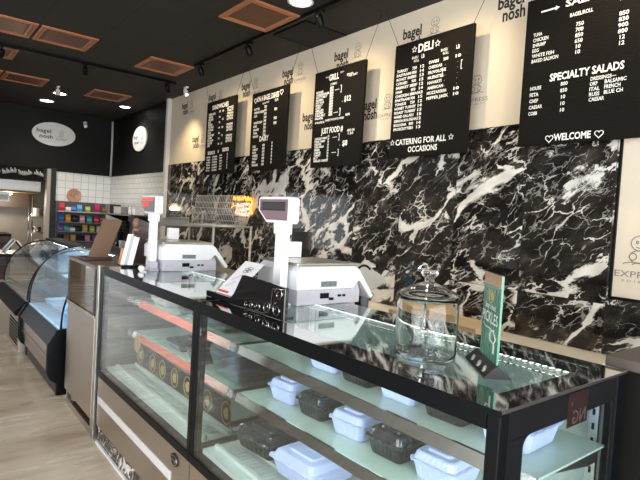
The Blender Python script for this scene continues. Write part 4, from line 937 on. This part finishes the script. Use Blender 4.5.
# ================================================================== TRACK LIGHTS, CEILING FITTINGS
def track(label, a, b_):
    t = thing('light_track', label, 'light track', (a[0], a[1], 3.5), 0)
    d = Vector(b_)-Vector(a); q = MB(); 
    q.box(-.018 if abs(d.x) < abs(d.y) else min(0, d.x), .018 if abs(d.x) < abs(d.y) else max(0, d.x), min(0, d.y) if abs(d.y) > abs(d.x) else -.018, max(0, d.y) if abs(d.y) > abs(d.x) else .018, -.034, -.001)
    q.build('rail', M_black, t)
    for k in (0, 1):
        c = d*k; e = MB().box(c.x-.022, c.x+.022, c.y-.022, c.y+.022, -.036, -.0005); e.build('end_cap', M_matte, t)
    return t
track('black light track running along the wall above the menu boards', (2.85, 6.30), (2.85, -.5))
track('black light track running across the ceiling near the far end', (.2, 7.42), (3.03, 7.42))
def spot_head(label, x, y, tgt, power, ang, white=False, ztop=3.466, lit=True):
    t = thing('track_spotlight', label, 'spotlight', (x, y, ztop), 0, 'spotlights on the tracks')
    mt = M_white if white else M_black
    MB().box(-.018, .018, -.05, .05, -.022, -.0005).build('adapter', mt, t)
    MB().tube([(0, 0, -.022), (0, 0, -.05)], .010, 8).build('stem', mt, t)
    c = Vector((0, 0, -.085)); d = (Vector(tgt)-Vector((x, y, ztop))-c).normalized()
    h = MB().lathe([(.0, -.055), (.026, -.052), (.034, -.03), (.036, .05), (.033, .055), (.031, .045), (.0, .040)], c, 20, 0, d).build('lamp_head', mt, t)
    if lit: MB().lathe([(.0, .0405), (.029, .042), (.0, .044)], c, 16, 0, d).build('lamp_lens', M_lampglow, h)
    if power: spot(Vector((x, y, ztop))+c+d*.075, tgt, power, ang)
spots_y = [(6.15, 6.45), (4.98, 5.2), (3.75, 4.0), (2.55, 2.85), (1.35, 1.6)]
nm = ['over the leftmost menu board', 'over the fourth menu board from the right', 'over the grill board', 'over the deli board', 'over the salads board']
for (y, ty), n_ in zip(spots_y, nm): spot_head('black track spotlight '+n_, 2.85, y, (3.32, ty-.15, 2.35), 21, 150)
spot_head('black track spotlight in the middle of the cross track', 1.80, 7.42, (2.2, 9.2, 2.3), 0, 60)
spot_head('black track spotlight at the left end of the cross track', .85, 7.42, (.6, 9.2, 2.3), 0, 60)
spot_head('black track spotlight at the right end of the cross track', 2.93, 7.42, (3.4, 7.8, 2.3), 55, 80)
spot_head('white ceiling spotlight close to the end of the cream wall', 3.27, 7.55, (3.35, 7.0, 2.6), 0, 60, True, 3.499)
spot_head('white ceiling spotlight beyond the cross track, over the far floor', 1.86, 9.3, (2.3, 11, 2.6), 0, 60, True, 3.499)
# copper ceiling panels
def copper(label, x0, x1, y0, y1):
    t = thing('ceiling_vent', label, 'ceiling vent', ((x0+x1)/2, (y0+y1)/2, 3.4995), 0, 'copper ceiling vents')
    hx, hy = (x1-x0)/2, (y1-y0)/2; b = MB()
    def sq(s, z): return [(-hx*s, -hy*s, z), (hx*s, -hy*s, z), (hx*s, hy*s, z), (-hx*s, hy*s, z)]
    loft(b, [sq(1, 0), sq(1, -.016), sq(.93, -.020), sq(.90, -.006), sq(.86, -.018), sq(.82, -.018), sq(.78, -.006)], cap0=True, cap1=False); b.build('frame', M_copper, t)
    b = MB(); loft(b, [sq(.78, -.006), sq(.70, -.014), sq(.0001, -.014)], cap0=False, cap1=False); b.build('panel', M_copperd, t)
for lab, r in (('copper vent nearest the camera, above the third menu board', (2.29, 2.83, 4.03, 4.62)), ('copper vent in front of the end of the wall track', (2.31, 2.89, 6.44, 7.05)),
               ('copper vent left of the cross track, second from the left edge', (1.08, 1.66, 6.29, 6.88)), ('copper vent cut by the left edge of the photo', (.46, 1.05, 6.29, 6.88)),
               ('small looking copper vent beyond the cross track on the right', (2.32, 2.92, 8.95, 9.60)), ('long copper vent beyond the cross track on the left', (1.08, 1.66, 8.92, 9.52)),
               ('copper vent behind the left spotlight of the cross track', (.46, 1.05, 7.55, 8.1)), ('far copper vent cut by the left edge', (.46, 1.05, 8.92, 9.52))): copper(lab, *r)
t = thing('ceiling_grille', 'plain black square panel in the ceiling by the cream wall', 'grille', (3.195, 4.36, 3.4995), 0)
MB().box(-.25, .255, -.27, .27, -.010, 0).build('panel', P('dead_black', (.003, .003, .003), .9), t); MB().box(-.262, -.252, -.28, .28, -.012, 0).box(-.252, .26, -.28, -.271, -.012, 0).box(-.252, .26, .271, .28, -.012, 0).build('edge', M_matte, t)
def can(label, x, y, r, es, pw):
    t = thing('downlight', label, 'downlight', (x, y, 3.4995), 0, 'round ceiling downlights')
    MB().lathe([(r, 0), (r, -.008), (r*.82, -.010), (r*.80, -.002)], seg=28).build('trim_ring', M_white, t)
    MB().lathe([(r*.80, -.003), (0, -.004)], seg=28).build('lens', P('downlight_lens', (1, 1, 1), .5, emit=(1, .96, .88), estr=es), t)
    if pw:
        s = spot((x, y, 3.48), (x, y, 0), pw, 130, .8, (1, .93, .80), .08)
can('round downlight cut by the top edge, nearest the camera', 2.65, 3.78, .115, 9, 60)
can('round downlight at the far end, left of the pair over the far floor', 1.97, 10.75, .13, 16, 60)
can('round downlight at the far end, right of the pair', 2.0, 9.85, .12, 16, 60)
can('round downlight near the far right corner', 3.15, 10.0, .11, 16, 60)
can('round downlight over the customer floor', .4, 4.6, .115, 9, 70)
can('round downlight over the customer floor beyond', .4, 7.9, .115, 9, 70)
# security camera on the far black wall
t = thing('security_camera', 'small white camera high on the black far wall', 'camera', (2.88, 11.70, 3.30), 0)
MB().lathe([(.04, 0), (.04, .02), (.015, .03)], (0, -.001, .03), 16, 0, (0, -1, 0)).build('mount', M_white, t); MB().lathe([(0, 0), (.035, .004), (.035, .12), (.028, .125), (0, .12)], (0, -.03, .0), 16, 0, (-.2, -1, -.45)).build('body', M_white, t)
# oval logo signs
def oval(label, c, u, n, rx, rz_):
    t = thing('oval_sign', label, 'sign', c, 0, 'white oval logo signs'); u = Vector(u); n = Vector(n); Zv = Vector((0, 0, 1))
    pts = [u*(rx*math.cos(a))+Zv*(rz_*math.sin(a)) for a in [2*math.pi*i/40 for i in range(40)]]
    b = MB(); b.add(pts+[p+n*.018 for p in pts], [tuple(range(40)), tuple(range(79, 39, -1))]+[(i, (i+1) % 40, 40+(i+1) % 40, 40+i) for i in range(40)]); pl = b.build('plate', P('white_sign_face', (.74, .73, .71), .4), t)
    b = MB(); o = n*.0195; k = rx
    put_text(b, 'bagel', o+u*(-.80*k)+Zv*(.04*k), u, Zv, .19*k, bold=.014, width=.66*k); put_text(b, 'nosh', o+u*(-.66*k)+Zv*(-.24*k), u, Zv, .19*k, bold=.014, width=.60*k)
    b.build('logo_lettering', M_ink, t); b = MB(); express_art(b, o+u*(.30*k)+Zv*(-.24*k), u, Zv, .24*k, 0); b.build('logo_drawing', M_greyink, t)
oval('white oval sign on the black far wall', (2.30, 11.70, 3.015), (1, 0, 0), (0, -1, 0), .40, .235)
oval('white oval sign on the black side wall near the corner', (3.461, 10.0, 2.945), (0, -1, 0), (-1, 0, 0), .38, .235)

# ================================================================== FAR END
t = thing('wall_clock', 'round copper coloured disc on the white tiled far wall', 'clock', (2.72, 11.686, 1.806), 0)
MB().lathe([(0, 0), (.14, 0), (.145, .01), (.14, .02), (.132, .016), (0, .016)], seg=32, d=(0, -1, 0)).build('disc', P('copper_face', (.55, .30, .19), .4, vary=.2), t)
b = MB(); b.tube([(-.09, -.019, .02), (-.02, -.019, -.03), (.03, -.019, .05), (.09, -.019, .02)], .005, 5).tube([(-.02, -.019, -.03), (.04, -.019, -.08)], .005, 5).build('hands', P('dark_copper', (.22, .10, .06), .4), t)
t = thing('snack_display', 'dark grey slatted snack stand against the tiled far wall', 'display stand', (2.37, 11.32, 0), 0)
MB().box(0, .98, .30, .36, .05, 1.675).build('back_panel', P('slate_grey_panel', (.085, .09, .10), .6), t)
MB().box(0, .98, -.02, .36, .0, .05).build('base', M_black, t)
SHZ = (.88, 1.07, 1.26, 1.48)
for z in SHZ: MB().box(.01, .97, 0, .30, z-.02, z).build('shelf', P('stand_shelf', (.42, .42, .42) if z > 1.4 else (.10, .105, .115), .5), t)
cols = {'red': (.62, .03, .06), 'deep blue': (.03, .10, .42), 'sky blue': (.12, .36, .75), 'yellow green': (.45, .46, .12), 'magenta': (.55, .03, .17), 'black': (.02, .02, .025), 'orange': (.62, .28, .06), 'white': (.75, .75, .73), 'teal': (.05, .35, .36), 'purple': (.22, .08, .35), 'brown': (.22, .11, .06), 'pink': (.65, .32, .35), 'gold': (.50, .36, .12)}
mats_c = {k: P('pack_'+k.replace(' ', '_'), v, .35, vary=.35, scale=40) for k, v in cols.items()}
rows = [(3, [('red', .07, .14), ('white', .19, .06), ('deep blue', .29, .07), ('sky blue', .40, .12), ('yellow green', .56, .09), ('magenta', .74, .15), ('brown', .9, .08)]),
        (2, [('deep blue', .07, .13), ('orange', .19, .13), ('black', .32, .12), ('pink', .46, .12), ('teal', .60, .10), ('red', .74, .10), ('pink', .87, .08)]),
        (1, [('purple', .06, .09), ('teal', .17, .09), ('white', .28, .06), ('black', .38, .10), ('gold', .52, .12), ('yellow green', .66, .10), ('white', .80, .10)]),
        (0, [('black', .06, .10), ('brown', .18, .10), ('gold', .30, .10), ('black', .44, .10), ('pink', .58, .10), ('purple', .72, .10), ('red', .86, .08)])]
rn = ('bottom', 'third', 'second', 'top')
seen = {}
for ri, its in rows:
    for k, (c, x, h) in enumerate(its):
        b = MB(); w_ = .048; hh = h+.02
        loft(b, [[(-w_, -.015, 0), (w_, -.015, 0), (w_, .015, 0), (-w_, .015, 0)], [(-w_*.95, -.035, hh*.4), (w_*.95, -.035, hh*.4), (w_*.95, .035, hh*.4), (-w_*.95, .035, hh*.4)], [(-w_, -.004, hh), (w_, -.004, hh), (w_, .004, hh), (-w_, .004, hh)]])
        o = b.build('snack_bag', mats_c[c], None, 0, (2.37+x, 11.42, SHZ[ri]+.0005))
        lab = c+' snack bag on the '+rn[ri]+' shelf of the snack stand'
        if lab in seen: lab = c+' snack bag farther right on the '+rn[ri]+' shelf of the snack stand'
        seen[lab] = 1; tag(o, lab, 'snack bag', 'snack bags on the stand')
# steel counter and equipment in the far right corner
t = thing('corner_counter', 'steel back counter in the far corner below the side tiles', 'counter', (2.86, 8.75, 0), 0)
MB().box(0, .59, 0, 1.75, .1, .86).build('cabinet', M_steelc, t); MB().box(-.02, .592, -.02, 1.77, .862, .90).build('worktop', M_steelc, t); MB().box(.04, .56, .03, 1.7, 0, .1).build('kick', M_black, t)
t = thing('wall_shelf', 'thin dark shelf fixed across the far corner', 'shelf', (2.95, 8.8, 1.475), 0)
MB().box(0, .505, 0, 1.75, .0, .022).build('board', M_dkbrown, t)
for y in (.05, 1.66): MB().prism([(.505, -.001), (.505, -.16), (.06, -.001)], 'Y', y, y+.02).build('bracket', M_black, t)  # under the shelf
for i, (x, y, sx_, sy_, sz_, mt, lab) in enumerate(((3.02, 10.22, .20, .22, .17, M_dkbrown, 'dark brown box at the left end of the corner shelf'), (3.05, 9.66, .24, .42, .13, P('silver_box', (.42, .43, .44), .4), 'silver grey box in the middle of the corner shelf'), (3.06, 9.14, .16, .14, .13, M_white, 'left white box at the right of the corner shelf'), (3.06, 8.93, .16, .14, .13, M_white, 'right white box at the right of the corner shelf'))):
    t = thing('storage_box', lab, 'box', (x, y, 1.4975), 0, 'boxes on the corner shelf'); MB().box(0, sx_, 0, sy_, 0, sz_*.82).build('carton', mt, t, .004); MB().box(-.004, sx_+.004, -.004, sy_+.004, sz_*.822, sz_).build('carton_lid', mt, t, .003)
t = thing('coffee_machine', 'black and chrome coffee machine on the far corner counter', 'coffee machine', (2.94, 10.0, .9005), 0)
MB().box(0, .4, 0, .46, 0, .06).build('drip_tray', M_chrome, t); MB().box(.16, .4, 0, .46, .061, .34).build('body', M_gloss, t, .01); MB().box(-.02, .4, 0, .46, .341, .46).build('brew_head', M_black, t, .012)
for y in (.12, .32): MB().lathe([(.02, 0), (.024, -.04), (.012, -.06)], (.07, y, .34), 12).build('spout', M_chrome, t)
b = MB().box(-.0215, -.0205, .08, .38, .37, .43).build('display', M_steelc, t)
t = thing('grinder', 'dark grinder with a clear hopper on the far corner counter', 'grinder', (3.08, 9.72, .9005), 0)
MB().lathe([(.09, 0), (.09, .03), (.06, .05), (.065, .26), (.05, .28)], seg=20).build('body', M_black, t); MB().lathe([(.04, .281), (.08, .38), (.08, .46), (0, .47)], seg=20).build('hopper', GLASS('hopper', (.75, .72, .68)), t)
for i, y in enumerate((9.10, 9.25, 9.40)):
    b = MB().lathe([(.03, 0), (.042, .12), (.044, .125), (.038, .12), (.028, .01), (0, .01)], (0, 0, 0), 18); 
    o = b.build('paper_cup', M_white if i != 1 else P('clear_cups', (.5, .52, .53), .2), None, 0, (3.0, y, .9005)); tag(o, ('right', 'middle', 'left')[i]+' cup of three on the far corner counter', 'cup', 'cups on the corner counter')

t = thing('wall_frame', 'small grey framed notice on the side subway tiles', 'picture frame', (3.459, 9.50, 1.63), 0)
MB().box(-.014, 0, -.17, .17, 0, .24).build('frame', P('frame_grey', (.25, .25, .24), .5), t); MB().box(-.0165, -.0145, -.14, .14, .03, .21).build('sheet', P('notice_sheet', (.5, .52, .5), .4), t)
# kitchen seen through the opening
t = thing('menu_banner', 'black banner with white handwriting across the top of the kitchen opening', 'banner', (.2, 11.66, 2.05), 0)
MB().box(0, 1.93, -.012, .012, 0, .255).build('board', M_matte, t)
for w0, wn_ in ((0, 7), (8, 7), (16, 7), (24, 5)):
    b = MB()
    for k in range(w0, w0+wn_):
        x = .95+.034*k; h = .05+.05*abs(math.sin(k*1.7)); z = .10+.02*math.sin(k*.6)
        b.tube([(x, -.0145, z+h), (x+.004, -.0145, z), (x+.022, -.0145, z+.012), (x+.02, -.0145, z+h*.7)], .006, 4)
    b.build('handwriting', M_letter, t)
t = thing('exhaust_hood', 'pale steel exhaust hood over the kitchen cooking line', 'exhaust hood', (.1, 12.0, 1.80), 0)
MB().prism([(0, .04), (0, .24), (1.2, .50), (1.2, .04)], 'X', 0, 2.05).build('canopy', P('pale_hood', (.62, .62, .60), .3, .2), t)
MB().box(.02, 2.03, .03, 1.17, .0, .038).build('filter_panel', P('brown_filters', (.16, .10, .05), .5), t); MB().box(.45, 2.03, 1.13, 1.17, -.32, -.0005).build('rear_panel', P('dark_brown_panel', (.055, .032, .018), .5), t)
MB().lathe([(.0, 0), (.06, -.01), (.07, -.04), (0, -.07)], (1.55, .5, 0), 16).build('hood_lamp', P('warm_hood_lamp', (1, .7, .3), .4, emit=(1, .62, .22), estr=5), t)
l = bpy.data.lights.new('hood_light', 'POINT'); l.energy = 26; l.color = (1, .86, .70); l.shadow_soft_size = .06; o = bpy.data.objects.new('hood_light', l); COL.objects.link(o); o.location = (1.65, 12.5, 1.65)
t = thing('control_box', 'white electrical box hanging at the left of the hood', 'electrical box', (1.35, 11.90, 1.60), 0)
MB().box(0, .24, 0, .08, 0, .19).build('box', M_white, t, .005); MB().box(.03, .21, -.004, -.0005, .03, .13).build('cover', P('grey_cover', (.38, .40, .38), .4), t)
t = thing('kitchen_shelving', 'wire shelving with pots at the right of the kitchen opening', 'shelving', (2.10, 12.5, 0), 0)
b = MB()
for (x, y) in ((0, 0), (.6, 0), (0, .4), (.6, .4)): b.tube([(x, y, 0), (x, y, 1.75)], .014, 6)
b.build('post', M_chrome, t)
for z in (.5, .95, 1.30): MB().box(-.02, .62, -.02, .42, z, z+.025).build('shelf', M_steelc, t)
for i, (x, z, r, h, mt, lab) in enumerate(((.10, 1.326, .07, .16, M_white, 'white container on the top kitchen shelf'), (.30, 1.326, .09, .20, M_dkbrown, 'dark pot on the top kitchen shelf'), (.12, .976, .09, .10, M_steelc, 'steel pot on the middle kitchen shelf'), (.36, .976, .10, .16, M_matte, 'black pot on the middle kitchen shelf'))):
    b = MB().lathe([(r*.9, 0), (r, .01), (r, h), (r*1.05, h+.008), (r*.93, h+.008), (r*.9, .02), (0, .02)], seg=18)
    tag(b.build('pot', mt, None, 0, (2.10+x, 12.68, z)), lab, 'pot', 'pots on the kitchen shelving')
t = thing('stove', 'dark steel stove under the kitchen hood', 'stove', (.5, 12.3, 0), 0)
MB().box(0, 1.2, 0, .8, .08, .88).build('body', M_dkbrown, t); MB().box(0, 1.2, 0, .8, .882, .93).build('cooktop', M_black, t); MB().box(.05, 1.15, -.01, -.0005, .3, .75).build('oven_door', M_gloss, t)
for x in (.05, 1.1):
    for y in (.05, .7): MB().box(x, x+.05, y, y+.05, 0, .08).build('leg', M_steelc, t)
